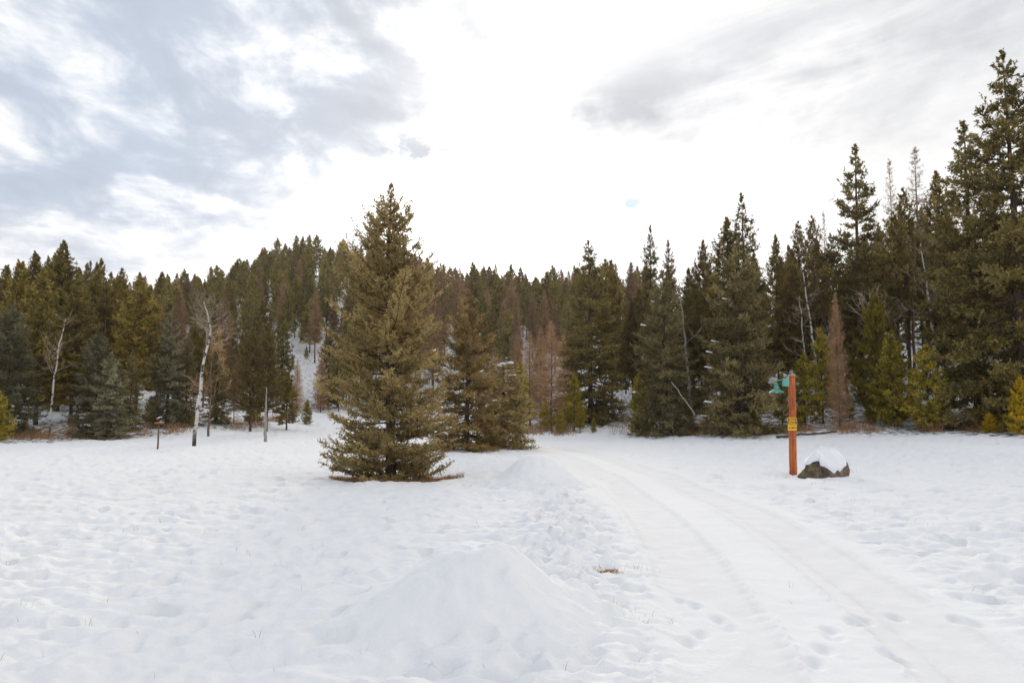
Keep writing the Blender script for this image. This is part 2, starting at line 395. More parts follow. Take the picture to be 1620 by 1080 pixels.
def hfull(x, y, ro):
    r = np.hypot(x, y)
    z = hbase(x, y)
    ar = np.abs(ro)
    field = sstep(ar, 1.25, 1.9)
    berm = np.exp(-((ro+2.2)/0.72)**2)*(1-0.8*sstep(y, 14, 18))                    # rough ploughed snow on the left of the road
    # tussocky field
    f = 0.028*fbm(x/0.40, y/0.32, 3, 21) + 0.022*fbm(x/1.7, y/1.2, 2, 31)
    f += 0.028*np.maximum(0, fbm(x/0.30, y/0.26, 2, 41)-0.1)*sstep(fbm(x/2.4, y/2.4, 2, 43), -.1, .5)
    f -= 0.05*sstep(vnoise(x/0.42, y/0.38, 51), 0.38, 0.62)
    z = z + field*f*1.8
    z = z + berm*sstep(60-r, 0, 25)*(0.05+0.12*np.abs(fbm(x/0.42, y/0.38, 3, 61)) - 0.10*sstep(vnoise(x/0.22, y/0.2, 63), .1, .5))
    # the road: packed tracks, thin crests beside them
    rin = 1-field
    for c in (-0.78, 0.78):
        z = z - 0.042*rin*np.exp(-((ro-c)/0.38)**8)
    for c in (-0.33, 0.33, 1.25, -1.3, 0.62):
        w = 0.025 + 0.008*vnoise(y*0.7, x*0.7, 71)
        amp = 0.028 if c != 0.62 else -0.020
        z = z + amp*(0.6+0.5*vnoise(y/0.9, x/0.9, int(80+c*10)))*np.exp(-((ro-c-0.05*vnoise(y/2.5, x*0, 77))/w)**2)
    trk_ = np.exp(-((np.abs(ro)-0.78)/0.42)**4)
    z = z + rin*(0.006*(1-.7*trk_)*fbm(x/0.25, y/0.22, 3, 91) + 0.012*fbm(x/0.9, y/0.7, 2, 93)*np.exp(-(ro/0.3)**2))
    for p in FEET:
        q = np.exp(-(((x-p.x)/0.060)**2 + ((y-p.y)/0.115)**2)**1.5)
        q2 = np.exp(-(((x-p.x)/0.14)**2 + ((y-p.y)/0.22)**2))
        z = z - 0.050*q + 0.008*q2
    z = z - 0.10*np.exp(-(((x-HX)/1.6)**2+((y-HY)/1.35)**2)**2)      # hollow under the big spruce
    return z
HY = 20.9; HX = P(617, 755, HY).x

# ------------------------------------------------------------------ terrain mesh: one polar sheet, split into field and road
th = [0.0]
A = np.concatenate([np.linspace(-180, -44, 48)[:-1], np.linspace(-44, -35, 40)[:-1], np.linspace(-35, 35, 600), np.linspace(35, 44, 40)[1:], np.linspace(44, 180, 48)[1:-1]])
R = [0.6]
while R[-1] < 3000:
    r = R[-1]
    if r < 3.6: R.append(r+0.25)
    elif r < 70: R.append(r+max(0.032, r*r/2200))
    else: R.append(r*1.035)
R = np.array(R)
ar_ = np.radians(A)
gx = R[:, None]*np.sin(ar_)[None, :]; gy = R[:, None]*np.cos(ar_)[None, :]
nR, nA_ = gx.shape
fx, fy = gx.ravel(), gy.ravel()
ro = road_off(fx, fy)
fz = hfull(fx, fy, ro)
V = np.c_[fx, fy, fz]
V = np.vstack([V, [[0, 0, float(hbase(0., 0.))]]]); cidx = len(V)-1
i = np.arange(nR-1)[:, None]*nA_ + np.arange(nA_)[None, :]
j = np.arange(nR-1)[:, None]*nA_ + ((np.arange(nA_)+1) % nA_)[None, :]
Q = np.stack([i, j, j+nA_, i+nA_], -1).reshape(-1, 4)
qc = np.abs(ro[Q]).mean(1)
isroad = (qc < 1.55) & (np.hypot(V[Q, 0].mean(1), V[Q, 1].mean(1)) < 72)
ey = edge_y(fx, fy)
lit = np.r_[sstep(np.hypot(fx, fy)*np.cos(np.arctan2(fx, fy)*0) - ey, -1.0, 5)*(fy > 10)*(0.62-0.17*sstep(np.hypot(fx, fy)-ey, 8, 30)), 0]
# bare ground below the big spruce comes from the grass object and a litter disc
trk = np.r_[np.exp(-((ro-0.78)/0.42)**4)+np.exp(-((ro+0.78)/0.42)**4) + 1.1*sum(np.exp(-((ro-c_-0.04*vnoise(fy/2.5, fx*0, 77))/0.035)**2) for c_ in (-1.17, -0.39, 0.39, 0.60, 1.17)), 0]  # broad bands are packed tracks; thin lines paint groove shading into the colour
def sub_mesh(name, faces, mat, attr, vals):
    u, inv = np.unique(faces, return_inverse=True)
    return mesh_data(name, V[u], inv.reshape(faces.shape), [mat], None, {attr: vals[u]}, True)
lit[:-1] = np.maximum(lit[:-1], 0.75*np.exp(-(((fx-HX)/1.5)**2+((fy-HY)/1.1)**2)**2))
obj('snow_field', sub_mesh('snow_field', Q[~isroad], M['snow'], 'litter', lit), kind='structure')
obj('road', sub_mesh('road', Q[isroad], M['road'], 'track', trk), kind='structure')
k = np.arange(nA_); hub = np.stack([k, np.full(nA_, cidx), (k+1) % nA_], -1)[:, ::-1]
hub = hub[:, ::-1]
obj('ground', sub_mesh('ground', hub, M['snow'], 'litter', lit), kind='structure')
def gz(x, y):
    x = np.array([float(x)]); y = np.array([float(y)])
    return float(hfull(x, y, road_off(x, y))[0])

# ------------------------------------------------------------------ tree builders
def needles(P0, D, L, n_per_m, nl, nw, rng, spread=0.8, tint=None, minn=3):
    """thin triangles bristling around twigs; P0, D, L arrays of twigs"""
    cnt = np.maximum(minn, np.round(L*n_per_m)).astype(int)
    idx = np.repeat(np.arange(len(P0)), cnt); N = len(idx)
    a = rng.uniform(0, 1, N)
    base = P0[idx] + D[idx]*(L[idx]*a)[:, None]
    rnd = rng.normal(size=(N, 3)); d = D[idx]
    rnd -= d*np.sum(rnd*d, 1)[:, None]; rnd /= np.linalg.norm(rnd, axis=1)[:, None]+1e-9
    out = d*0.65 + rnd*spread; out[:, 2] += 0.12; out /= np.linalg.norm(out, axis=1)[:, None]
    side = np.cross(out, rng.normal(size=(N, 3))); side /= np.linalg.norm(side, axis=1)[:, None]+1e-9
    l = nl*rng.uniform(0.7, 1.25, N)[:, None]; w = nw*rng.uniform(0.7, 1.2, N)[:, None]
    V = np.stack([base-side*w, base+side*w, base+out*l], 1).reshape(-1, 3)
    T = np.arange(3*N).reshape(-1, 3)
    t = (tint[idx] if tint is not None else rng.uniform(0, 1, N)) + rng.normal(0, .12, N)
    return V, T, np.repeat(np.clip(t, 0, 1), 3)

def conifer(name, seed, H, prof, crown_base=0.04, levels=40, per=8, e_top=50, e_bot=-10, droop=0.15, upturn=0.25,
            tw_sp=0.06, tw_len=0.4, sub=3, npm=90, nl=0.035, nw=0.006, spread=0.8, tuft=0.12, irr=0.18, clump=0.25,
            trunk_r=0.02, bark='bark', leaf='spruce', gaps=0.0, sublen=(0.06, 0.14), lean=0.0, top_t=0.0, bias=None):
    rng = np.random.default_rng(seed)
    tr = MB()
    nz = 14; zz = np.linspace(0, 1, nz)
    wob = np.cumsum(rng.normal(0, 0.004, (nz, 2)), 0)*H*0.5
    wob -= wob[0]
    path = np.c_[wob[:, 0]+lean*H*zz**1.5, wob[:, 1], zz*H*0.995]
    rad = trunk_r*H*(1-zz)**0.85 + 0.004*H**0.5*0.5
    rad[0] *= 1.35
    if top_t > 0:
        keep = zz <= 1-top_t+0.02; path = path[keep]; rad = rad[keep]
    path[0, 2] -= 0.35
    tr.tube(path, rad, 8, 0, True, 0.06, rng)
    def axis(z): return np.array([np.interp(z, path[:, 2], path[:, 0]), np.interp(z, path[:, 2], path[:, 1])])
    cr = MB(); TP, TD, TL, TT = [], [], [], []
    branches = []
    ts = top_t + (np.linspace(0.012, 1, levels)**1.0)*(1-crown_base-top_t)
    ph = rng.uniform(0, 6.28, 5)
    for li, t in enumerate(ts):
        nb_ = max(3, int(round(per*(0.55+0.45*min(1, (t-top_t)*4)))))
        a0 = rng.uniform(0, 6.28)
        for k in range(nb_):
            if rng.random() < gaps: continue
            azm = a0 + k*2*np.pi/nb_ + rng.normal(0, 0.22)
            tt = np.clip(t + rng.normal(0, 0.35)/levels, top_t+0.004, 1)
            z0 = H*(1-tt)
            lump = 1 + clump*(math.sin(3*azm+ph[0]+9*tt)*0.5 + math.sin(2*azm-ph[1]+21*tt)*0.4 + math.sin(5*azm+ph[2]-34*tt)*0.35)
            L = prof(tt)*lump*(1+irr*rng.normal())
            if bias is not None: L *= bias(azm, tt)
            L = min(max(L, 0.03*prof(0.5)), 1.22*prof(tt))
            q = (tt-top_t)/(1-top_t)
            e = math.radians(e_top + (e_bot-e_top)*min(1, q*1.25)**0.7 + rng.normal(0, 5))
            S = np.linspace(0, 1, 6)
            dz_ = L*(math.sin(e)*S - droop*min(1, q*1.6)*S**1.6*1.0 + upturn*S**3*0.6)
            rr = L*math.cos(e)*S
            bend = rng.normal(0, 0.10)
            ca, sa = math.cos(azm), math.sin(azm)
            ax = axis(z0)
            pts = np.c_[ax[0]+ca*rr - sa*bend*rr*S, ax[1]+sa*rr + ca*bend*rr*S, z0+dz_]
            pts[:, 2] = np.maximum(pts[:, 2], 0.06)
            branches.append(pts)
            cr.tube(pts, np.linspace(max(0.006, 0.016*L), 0.003+0.002*L, 6), 3, 0, False, a=0.4)
            n1 = max(4, int(L*(1-tuft)/tw_sp))
            s = tuft + (1-tuft)*np.sort(rng.uniform(0, 1, n1))
            s[-1] = 0.985
            p = np.stack([np.interp(s, S, pts[:, c]) for c in range(3)], 1)
            tg = np.stack([np.interp(s, S, np.gradient(pts[:, c])) for c in range(3)], 1)
            tg /= np.linalg.norm(tg, axis=1)[:, None]+1e-9
            sd_ = np.cross(tg, [0, 0, 1.0]); sd_ /= np.linalg.norm(sd_, axis=1)[:, None]+1e-9
            sg = np.where(np.arange(n1) % 2 == 0, 1.0, -1.0)
            d1 = tg*rng.uniform(.45, .95, n1)[:, None] + sd_*(sg*rng.uniform(.45, 1.0, n1))[:, None] + np.array([0, 0, 1.0])*rng.normal(0.12, 0.28, n1)[:, None]
            d1[-1] = tg[-1]
            d1 /= np.linalg.norm(d1, axis=1)[:, None]
            l1 = (tw_len*L*(1-s)**0.6*0.75 + 0.09*(H/8)**0.3*min(1.0, 0.35+(t-top_t)*7))*rng.uniform(.6, 1.2, n1)
            bt = np.clip(rng.normal(0.45, 0.30), 0, 1)
            t1 = np.clip(bt + rng.normal(0, .22, n1), 0, 1)
            TP.append(p); TD.append(d1); TL.append(l1); TT.append(t1)
            if sub:
                cnt = np.maximum(1, np.round(sub*l1/max(1e-6, l1.mean()))).astype(int)
                ix = np.repeat(np.arange(n1), cnt); N = len(ix)
                a = rng.uniform(.15, 1, N)
                p2 = p[ix]+d1[ix]*(l1[ix]*a)[:, None]
                d2 = d1[ix]*.7 + rng.normal(0, .55, (N, 3)); d2[:, 2] += 0.18; d2 /= np.linalg.norm(d2, axis=1)[:, None]
                TP.append(p2); TD.append(d2); TL.append(rng.uniform(*sublen, N)*np.clip((t-top_t)*5+.12, .12, 1)); TT.append(np.clip(t1[ix]+rng.normal(0.05, .1, N), 0, 1))
    if top_t == 0:                                     # the leader
        zl = np.linspace(0.965, 0.998, 8)*H; ql = np.array([np.r_[axis(z_), z_] for z_ in zl])
        dl = rng.normal(0, .35, (8, 3)); dl[:, 2] = 1; dl /= np.linalg.norm(dl, axis=1)[:, None]
        TP.append(ql); TD.append(dl); TL.append(np.full(8, .012*H)); TT.append(np.full(8, .5))
    P0, D, L_, TT = np.vstack(TP), np.vstack(TD), np.concatenate(TL), np.concatenate(TT)
    Vn, Tn, An = needles(P0, D, L_, npm, nl, nw, rng, spread, TT)
    cr.add(Vn, Tn, 1, An)
    mt = tr.mesh(name+'_trunk', [M[bark]], True)
    mc = cr.mesh(name+'_crown', [M[bark], M[leaf]])
    return dict(H=H, trunk=mt, crown=mc, branches=branches, tris=sum(len(t) for t in cr.T))

def bare_tree(name, seed, path, r0, bark='birch', twig='greytwig', limbs=14, crown_from=0.45, spread=0.9, L=0.28, depth=3, tw_r=0.006, up=0.35):
    """leafless broad tree: trunk along a path, branches fork twice or more; everything real tubes"""
    rng = np.random.default_rng(seed)
    path = np.asarray(path, float); H = path[-1, 2]
    s0 = np.linspace(0, 1, len(path)); s = np.linspace(0, 1, 16)
    pp = np.stack([np.interp(s, s0, path[:, c]) for c in range(3)], 1)
    pp[1:-1] += rng.normal(0, 0.0035*H, (14, 3))*np.array([1, 1, .2])
    pp[0, 2] -= 0.3
    tr = MB(); tr.tube(pp, r0*(1-s*0.82), 8, 0, True, 0.05, rng)
    cr = MB()
    def limb(p, d, l, r, dep):
        n = 5; pts = [p]; dd = d.copy()
        for k in range(n-1):
            dd = dd + rng.normal(0, .16, 3) + np.array([0, 0, up*.25]); dd /= np.linalg.norm(dd)
            pts.append(pts[-1]+dd*l/(n-1))
        pts = np.array(pts)
        cr.tube(pts, np.linspace(r, r*.35, n), 5 if dep == depth else 3, 0 if r > tw_r*1.9 else 1, False, a=float(rng.uniform(0.2, 0.9)))
        if dep > 0:
            m = int(rng.integers(4, 7))
            for k in range(m):
                f = rng.uniform(.25, 1)
                q = np.array([np.interp(f, np.linspace(0, 1, n), pts[:, c]) for c in range(3)])
                nd = dd*.8 + rng.normal(0, .55*spread, 3); nd /= np.linalg.norm(nd)
                limb(q, nd, l*rng.uniform(.4, .7), max(tw_r, r*.5), dep-1)
    for k in range(limbs):
        f = crown_from + (1-crown_from)*rng.uniform(0, 1)
        q = np.array([np.interp(f, s, pp[:, c]) for c in range(3)])
        a = rng.uniform(0, 6.28); d = np.array([math.cos(a)*spread, math.sin(a)*spread, rng.uniform(.1, .8)]); d /= np.linalg.norm(d)
        limb(q, d, L*H*(1.25-f)*rng.uniform(.6, 1.1)+.1*H*L, r0*(1-f*.8)*.30, depth-1)
    return dict(H=H, trunk=tr.mesh(name+'_trunk', [M[bark]], True), crown=cr.mesh(name+'_crown', [M[bark], M[twig]]), branches=[])

ALL = []
def plant(kind, pr, px, topy, Y, label, group=None, wide=1.0, rz=None, dz=0.0, crown='crown', x=None, h=None):
    X_ = P(px, 600, Y).x if x is None else x
    z = float(hbase(np.array([X_]), np.array([float(Y)]))[0]) + dz
    if h is None: h = P(px, topy, Y).z - z
    s = h/pr['H']
    rz = random.uniform(0, 6.28) if rz is None else rz
    o = empty(kind, (X_, Y, z-0.02), label, 'tree', group, rz, (s*wide, s*wide, s))
    obj('trunk', pr['trunk'], o); co = obj(crown, pr['crown'], o)
    if 'leaf' in pr:
        co.material_slots[1].link = 'OBJECT'; co.material_slots[1].material = M[pr['leaf']]
    ALL.append(o)
    return o

def pw(pts):
    xs = np.array([p[0] for p in pts]); ys = np.array([p[1] for p in pts])
    return lambda t: float(np.interp(t, xs, ys))
random.seed(7)

# ------------------------------------------------------------------ the big spruce in the clearing
PXM = HY/F
hero_prof = pw([(0, .02), (.05, .13), (.1, .32), (.17, .68), (.24, 0.98), (.32, 1.15), (.42, 1.28), (.55, 1.40), (.7, 1.55), (.85, 1.72), (.93, 1.60), (1, 1.15)])
heroH = P(617, 292, HY).z - gz(HX, HY)
HERO = conifer('big_spruce', 4, heroH, hero_prof, 0.03, 32, 9, 56, -4, 0.20, 0.66, 0.040, 0.25, 6, 84, 0.038, 0.012, 0.85, 0.16, 0.20, 0.36,
               0.017, 'bark', 'hero', sublen=(0.06, 0.14))
t = empty('spruce_tree', (HX, HY, gz(HX, HY)-0.01), 'big olive brown spruce standing in the snowy clearing over a ring of dry grass', 'tree', None, 0.6)
obj('trunk', HERO['trunk'], t); obj('crown', HERO['crown'], t)
big_spruce = t

def spruce_prof(w, full=0.0): return pw([(0, .02*w), (.08, .16*w), (.2, .38*w), (.4, .66*w), (.6, .84*w), (.8, .98*w), (.93, 1.0*w), (1, .8*w)])
SPR = [conifer('spruce_a', 11, 9.0, spruce_prof(2.1), 0.04, 27, 7, 52, -10, 0.24, 0.55, 0.062, 0.40, 5, 50, 0.060, 0.021, 0.85, 0.20, 0.18, 0.30, 0.017, 'bark', 'spruce', sublen=(0.10, 0.22)),
       conifer('spruce_b', 12, 9.0, spruce_prof(2.0), 0.05, 25, 7, 48, -16, 0.30, 0.52, 0.067, 0.40, 5, 50, 0.060, 0.021, 0.85, 0.18, 0.22, 0.36, 0.017, 'bark', 'spruce', gaps=0.04, sublen=(0.10, 0.22))]
def releaf(pr, leaf):
    q = dict(pr); q['leaf'] = leaf; return q
HERO2 = releaf(SPR[0], 'rear')
FLAT = conifer('flat_top_spruce', 31, 6.2, pw([(0, .6), (.3, .95), (.42, 1.1), (.7, 1.35), (.95, 1.5), (1, 1.2)]), 0.04, 24, 9, 5, -14, 0.2, 0.3, 0.08, 0.4, 4, 55, 0.055, 0.019, 0.85, .25, .14, .2, 0.018, 'bark', 'hero', top_t=0.30, sublen=(0.1, 0.2))
BLUE = [releaf(SPR[0], 'blue'), releaf(SPR[1], 'blue')]
TALL = [conifer('tall_spruce_a', 21, 18.0, spruce_prof(3.3), 0.05, 38, 7, 46, -14, 0.28, 0.50, 0.105, 0.42, 5, 32, 0.11, 0.036, 0.85, 0.30, 0.22, 0.36, 0.014, 'bark', 'fir', gaps=0.03, sublen=(0.16, 0.36)),
        conifer('tall_spruce_b', 22, 18.0, spruce_prof(2.7), 0.10, 33, 6, 42, -18, 0.32, 0.52, 0.105, 0.42, 5, 32, 0.11, 0.036, 0.85, 0.30, 0.25, 0.42, 0.013, 'bark', 'fir', gaps=0.08, sublen=(0.16, 0.36))]
pine_prof = lambda w: pw([(0, .03*w), (.06, .16*w), (.15, .38*w), (.3, .70*w), (.45, .92*w), (.6, 1.0*w), (.8, .95*w), (1, .7*w)])
PIN = [conifer('pine_a', 41, 14.0, pine_prof(2.4), 0.20, 38, 7, 55, 0, 0.10, 0.45, 0.14, 0.34, 4, 32, 0.13, 0.036, 0.95, 0.36, 0.25, 0.40, 0.011, 'bark', 'pine', gaps=0.06, sublen=(0.16, 0.34)),
       conifer('pine_b', 42, 14.0, pine_prof(2.0), 0.14, 42, 7, 50, -6, 0.12, 0.45, 0.14, 0.34, 4, 32, 0.13, 0.036, 0.95, 0.34, 0.25, 0.38, 0.011, 'bark', 'pine', gaps=0.06, sublen=(0.16, 0.34)),
       conifer('pine_c', 43, 14.0, pine_prof(2.3), 0.40, 28, 6, 50, 4, 0.10, 0.45, 0.17, 0.34, 4, 28, 0.14, 0.034, 0.95, 0.42, 0.30, 0.50, 0.010, 'bark_red', 'pinedark', gaps=0.14, sublen=(0.16, 0.34))]
PDK = [releaf(p, 'pinedark') for p in PIN[:2]] + [PIN[2]]
YNG = [conifer('young_pine_a', 51, 4.0, pw([(0, .03), (.1, .25), (.4, .72), (.7, 1.0), (.92, 1.05), (1, .7)]), 0.06, 18, 7, 55, 8, 0.08, 0.35, 0.07, 0.40, 4, 55, 0.075, 0.017, 0.95, 0.22, 0.2, 0.25, 0.013, 'bark', 'young', gaps=0.06, sublen=(0.08, 0.18)),
       conifer('young_pine_b', 52, 4.0, pw([(0, .03), (.1, .22), (.4, .58), (.7, .78), (.92, .85), (1, .5)]), 0.14, 15, 7, 55, 8, 0.08, 0.35, 0.07, 0.40, 4, 55, 0.075, 0.017, 0.95, 0.22, 0.25, 0.30, 0.012, 'bark', 'young', gaps=0.10, sublen=(0.08, 0.18))]
YEL = releaf(YNG[0], 'yellow')
larch_prof = lambda w: pw([(0, .04*w), (.1, .25*w), (.3, .6*w), (.6, .9*w), (.85, 1.0*w), (1, .6*w)])
LAR = [conifer('larch_a', 61, 9.0, larch_prof(1.5), 0.06, 46, 8, 40, 8, 0.08, 0.15, 0.055, 0.55, 3, 6, 0.11, 0.0042, 0.9, 0.05, 0.2, 0.2, 0.011, 'bark_red', 'larch', sublen=(0.1, 0.3)),
       conifer('larch_b', 62, 13.0, larch_prof(1.7), 0.20, 50, 8, 38, -5, 0.12, 0.12, 0.07, 0.55, 4, 7, 0.15, 0.009, 0.9, 0.05, 0.3, 0.3, 0.009, 'bark_red', 'deadtwig', gaps=0.1, sublen=(0.12, 0.36))]
SNAG = conifer('bare_larch', 71, 15.0, larch_prof(1.8), 0.45, 30, 6, 30, -8, 0.06, 0.12, 0.18, 0.45, 2, 4, 0.16, 0.011, 0.9, 0.1, 0.30, 0.3, 0.009, 'bark_red', 'greytwig', gaps=0.15, sublen=(0.1, 0.3))
# far trees: coarser sprays
FAR = [conifer('far_pine_a', 81, 13.0, pine_prof(2.7), 0.24, 24, 7, 48, -4, 0.12, 0.4, 0.24, 0.36, 3, 14, 0.24, 0.085, 0.95, 0.3, 0.25, 0.35, 0.010, 'bark', 'farpine', gaps=.04, sublen=(0.2, 0.5)),
       conifer('far_pine_b', 82, 13.0, pine_prof(2.3), 0.36, 20, 7, 48, -4, 0.12, 0.4, 0.24, 0.36, 3, 14, 0.24, 0.085, 0.95, 0.3, 0.3, 0.4, 0.010, 'bark', 'farpine', gaps=.08, sublen=(0.2, 0.5)),
       conifer('far_spruce', 83, 13.0, spruce_prof(2.6), 0.10, 30, 8, 48, -14, 0.22, 0.35, 0.24, 0.4, 3, 14, 0.22, 0.08, 0.9, 0.25, 0.2, 0.3, 0.011, 'bark', 'fir', sublen=(0.2, 0.45)),
       conifer('far_larch', 84, 13.0, larch_prof(1.9), 0.28, 32, 7, 42, 0, 0.1, 0.15, 0.11, 0.55, 4, 6, 0.24, 0.017, 0.9, 0.05, 0.3, 0.3, 0.010, 'bark', 'deadtwig', gaps=.1, sublen=(0.2, 0.5))]
print('TRIS', {k: v for k, v in [('hero', HERO['tris']), ('flat', FLAT['tris'])]+[(f'{n}{i}', p['tris']) for n, L in (('SPR', SPR), ('TALL', TALL), ('PIN', PIN), ('YNG', YNG), ('LAR', LAR), ('FAR', FAR)) for i, p in enumerate(L)]})

# ------------------------------------------------------------------ trees one can single out
plant('spruce_tree', HERO2, 738, 458, 34.5, 'second brown spruce just behind the right side of the big lone spruce', wide=1.02, rz=1.0)
plant('spruce_tree', FLAT, 795, 0, 36.5, 'short broken-topped spruce with a flat snow slab on its uppermost bough', h=5.4, rz=0.3)
# right wood, front row
plant('spruce_tree', TALL[0], 1622, 80, 43.5, 'tallest dark spruce of all, cut by the right edge of the picture', wide=1.0, rz=0.4)
plant('spruce_tree', TALL[1], 1546, 190, 48.5, 'dark dense spruce leaning against the left side of the tallest spruce', wide=1.15)
plant('spruce_tree', TALL[1], 1362, 229, 55.0, 'tall spruce with ragged open boughs and a slim top above the bare bush', wide=1.0)
plant('pine_tree', PIN[2], 1292, 343, 58.0, 'open pine with a tufted thin top, left of the tall ragged spruce', wide=.75)
plant('pine_tree', PIN[2], 1272, 352, 60.0, 'thin tufted pine, left twin of the open pair beside the ragged spruce', wide=.7)
plant('pine_tree', TALL[1], 1184, 306, 54.5, 'slender pointed conifer rising behind the snow-streaked spruce', wide=.85)
plant('pine_tree', PDK[1], 1156, 345, 56.0, 'round-shouldered conifer close to the left of the slender pointed one', wide=.9)
plant('spruce_tree', SPR[0], 1172, 382, 47.0, 'wide grey-green spruce with white snow streaks along its left boughs', wide=.92, rz=2.0)
plant('pine_tree', PDK[1], 1232, 372, 60.0, 'thin dark conifer right of the slender pointed one', wide=.65)
plant('pine_tree', PDK[0], 1116, 380, 62.0, 'narrow pine in the gap left of the snow-streaked spruce', wide=.6)
plant('spruce_tree', TALL[1], 1030, 357, 60.0, 'very narrow spire of a spruce above the rounded grey-green one', wide=.62)
plant('pine_tree', TALL[1], 1062, 380, 61.0, 'tufted conifer just right of the very narrow spire', wide=.7)
plant('spruce_tree', SPR[1], 1052, 428, 49.5, 'grey-green spruce with drooping boughs beside the road bend, left of the pale bare trunk', wide=.95)
plant('spruce_tree', TALL[0], 935, 381, 58.0, 'broad brown-green conifer right of the bare reddish larches', wide=1.02)
plant('pine_tree', PDK[0], 968, 412, 66.0, 'conifer half hidden behind the broad brown-green one', wide=.8)
plant('larch_tree', LAR[0], 872, 508, 54.0, 'large leafless pinkish larch at the road bend', wide=.95)
plant('larch_tree', LAR[0], 838, 524, 57.0, 'smaller leafless pinkish larch left of the large one', wide=.85)
plant('larch_tree', LAR[0], 1326, 463, 48.0, 'leafless reddish young larch right of the lamp post', wide=.5)
plant('pine_tree', YNG[0], 1388, 468, 50.0, 'bushy yellow-green young pine below the bare bush', wide=.72)
plant('pine_tree', YNG[0], 1412, 528, 47.0, 'smaller yellow-green young pine in front of the bushy one', wide=.85)
plant('pine_tree', YNG[0], 1466, 546, 45.0, 'small green young pine alone on the snow edge under the leaning birch', wide=1.0)
plant('pine_tree', YNG[1], 1272, 560, 48.0, 'slim young pine just right of the lamp post top', wide=1.0)
plant('pine_tree', YNG[1], 1300, 520, 50.0, 'taller slim young pine left of the reddish young larch', wide=.8)
plant('pine_tree', YNG[1], 1236, 590, 50.0, 'low young pine half behind the green lamp', wide=1.0)
plant('pine_tree', YEL, 1614, 596, 40.0, 'bright yellow young pine at the right edge of the picture', wide=.9)
plant('pine_tree', YEL, 1562, 652, 41.5, 'low yellow spreading sapling at the foot of the tallest spruce', wide=1.5)
plant('pine_tree', YNG[1], 822, 574, 54.0, 'slim yellow-brown young pine right of the flat-topped spruce', wide=1.0)
plant('pine_tree', YNG[1], 908, 590, 53.0, 'yellow-green young pine between the pinkish larch and the broad conifer', wide=.9)
plant('pine_tree', YNG[0], 1010, 590, 50.0, 'brownish young pine at the left foot of the drooping grey-green spruce', wide=.7)
plant('larch_tree', SNAG, 1463, 234, 60.0, 'bare larch skeleton with whorled twigs, taller of two beside the dark spruces', wide=.85)
plant('larch_tree', SNAG, 1421, 252, 62.0, 'bare larch skeleton, shorter of the two on the skyline', wide=.6)
plant('larch_tree', SNAG, 1312, 335, 62.0, 'thin bare larch top beside the ragged tall spruce', wide=.5)
plant('pine_tree', PIN[2], 1440, 300, 57.0, 'tufted pine under the two larch skeletons', wide=.9)
plant('pine_tree', PDK[1], 1497, 272, 56.0, 'tufted narrow pine left of the dense dark spruce', wide=.8)
# left wood, front row
plant('spruce_tree', BLUE[0], 14, 478, 49.0, 'frosty blue-green spruce at the left edge of the picture', wide=1.0)
plant('spruce_tree', BLUE[0], 152, 522, 49.5, 'frosty blue-green spruce with silvery tips, taller one behind its pair', wide=1.0)
plant('spruce_tree', BLUE[1], 176, 556, 48.5, 'silvery-tipped blue-green spruce, shorter one in front of its pair', wide=1.1)
plant('spruce_tree', BLUE[1], 266, 492, 54.0, 'dark green pointed spruce behind the bird feeder', wide=.85)
plant('spruce_tree', SPR[1], 208, 552, 52.0, 'narrow blackish spruce between the silvery pair and the pointed spruce', wide=.75)
plant('spruce_tree', SPR[1], 296, 530, 55.0, 'shaded narrow spruce behind the lower trunk of the leaning white birch', wide=.8)
plant('pine_tree', YNG[0], 0, 618, 44.0, 'small yellow-green young pine cut by the left edge of the picture', wide=1.1)
plant('pine_tree', PIN[1], 92, 382, 60.0, 'yellow-green pine carrying the tallest spire of the left wood', wide=1.05)
plant('pine_tree', PIN[1], 60, 425, 53.0, 'bushy yellow-green pine left of the leaning bare birch', wide=1.05)
plant('pine_tree', PIN[1], 115, 440, 55.0, 'bushy yellow-green pine behind the leaning bare birch', wide=1.05)
plant('pine_tree', PIN[0], 216, 438, 57.0, 'broad yellow-green pine rising over the blackish narrow spruce', wide=1.15)
plant('pine_tree', PIN[1], 28, 415, 60.0, 'yellow-green pine over the spruce at the left edge', wide=1.0)
plant('pine_tree', PDK[1], 160, 452, 60.0, 'dull green pine above the silvery spruce pair', wide=1.0)
plant('pine_tree', PDK[0], 398, 517, 56.0, 'olive pine on a dark bare stem, left one of the pair by the hollow', wide=.9)
plant('pine_tree', PDK[0], 424, 515, 57.0, 'olive pine beside the pale dead pole, right one of the pair', wide=.75)
plant('pine_tree', PIN[1], 455, 588, 60.0, 'low yellowish conifer right of the pale dead pole', wide=1.3)
plant('pine_tree', YNG[0], 487, 632, 70.0, 'tiny green conifer alone in the snowy valley mouth', wide=.9)
plant('spruce_tree', SPR[1], 345, 545, 58.0, 'brownish half-bare conifer right of the leaning white birch', wide=.8)
plant('larch_tree', LAR[1], 372, 560, 60.0, 'thin leafless larch between the white birch and the olive pines', wide=.8)

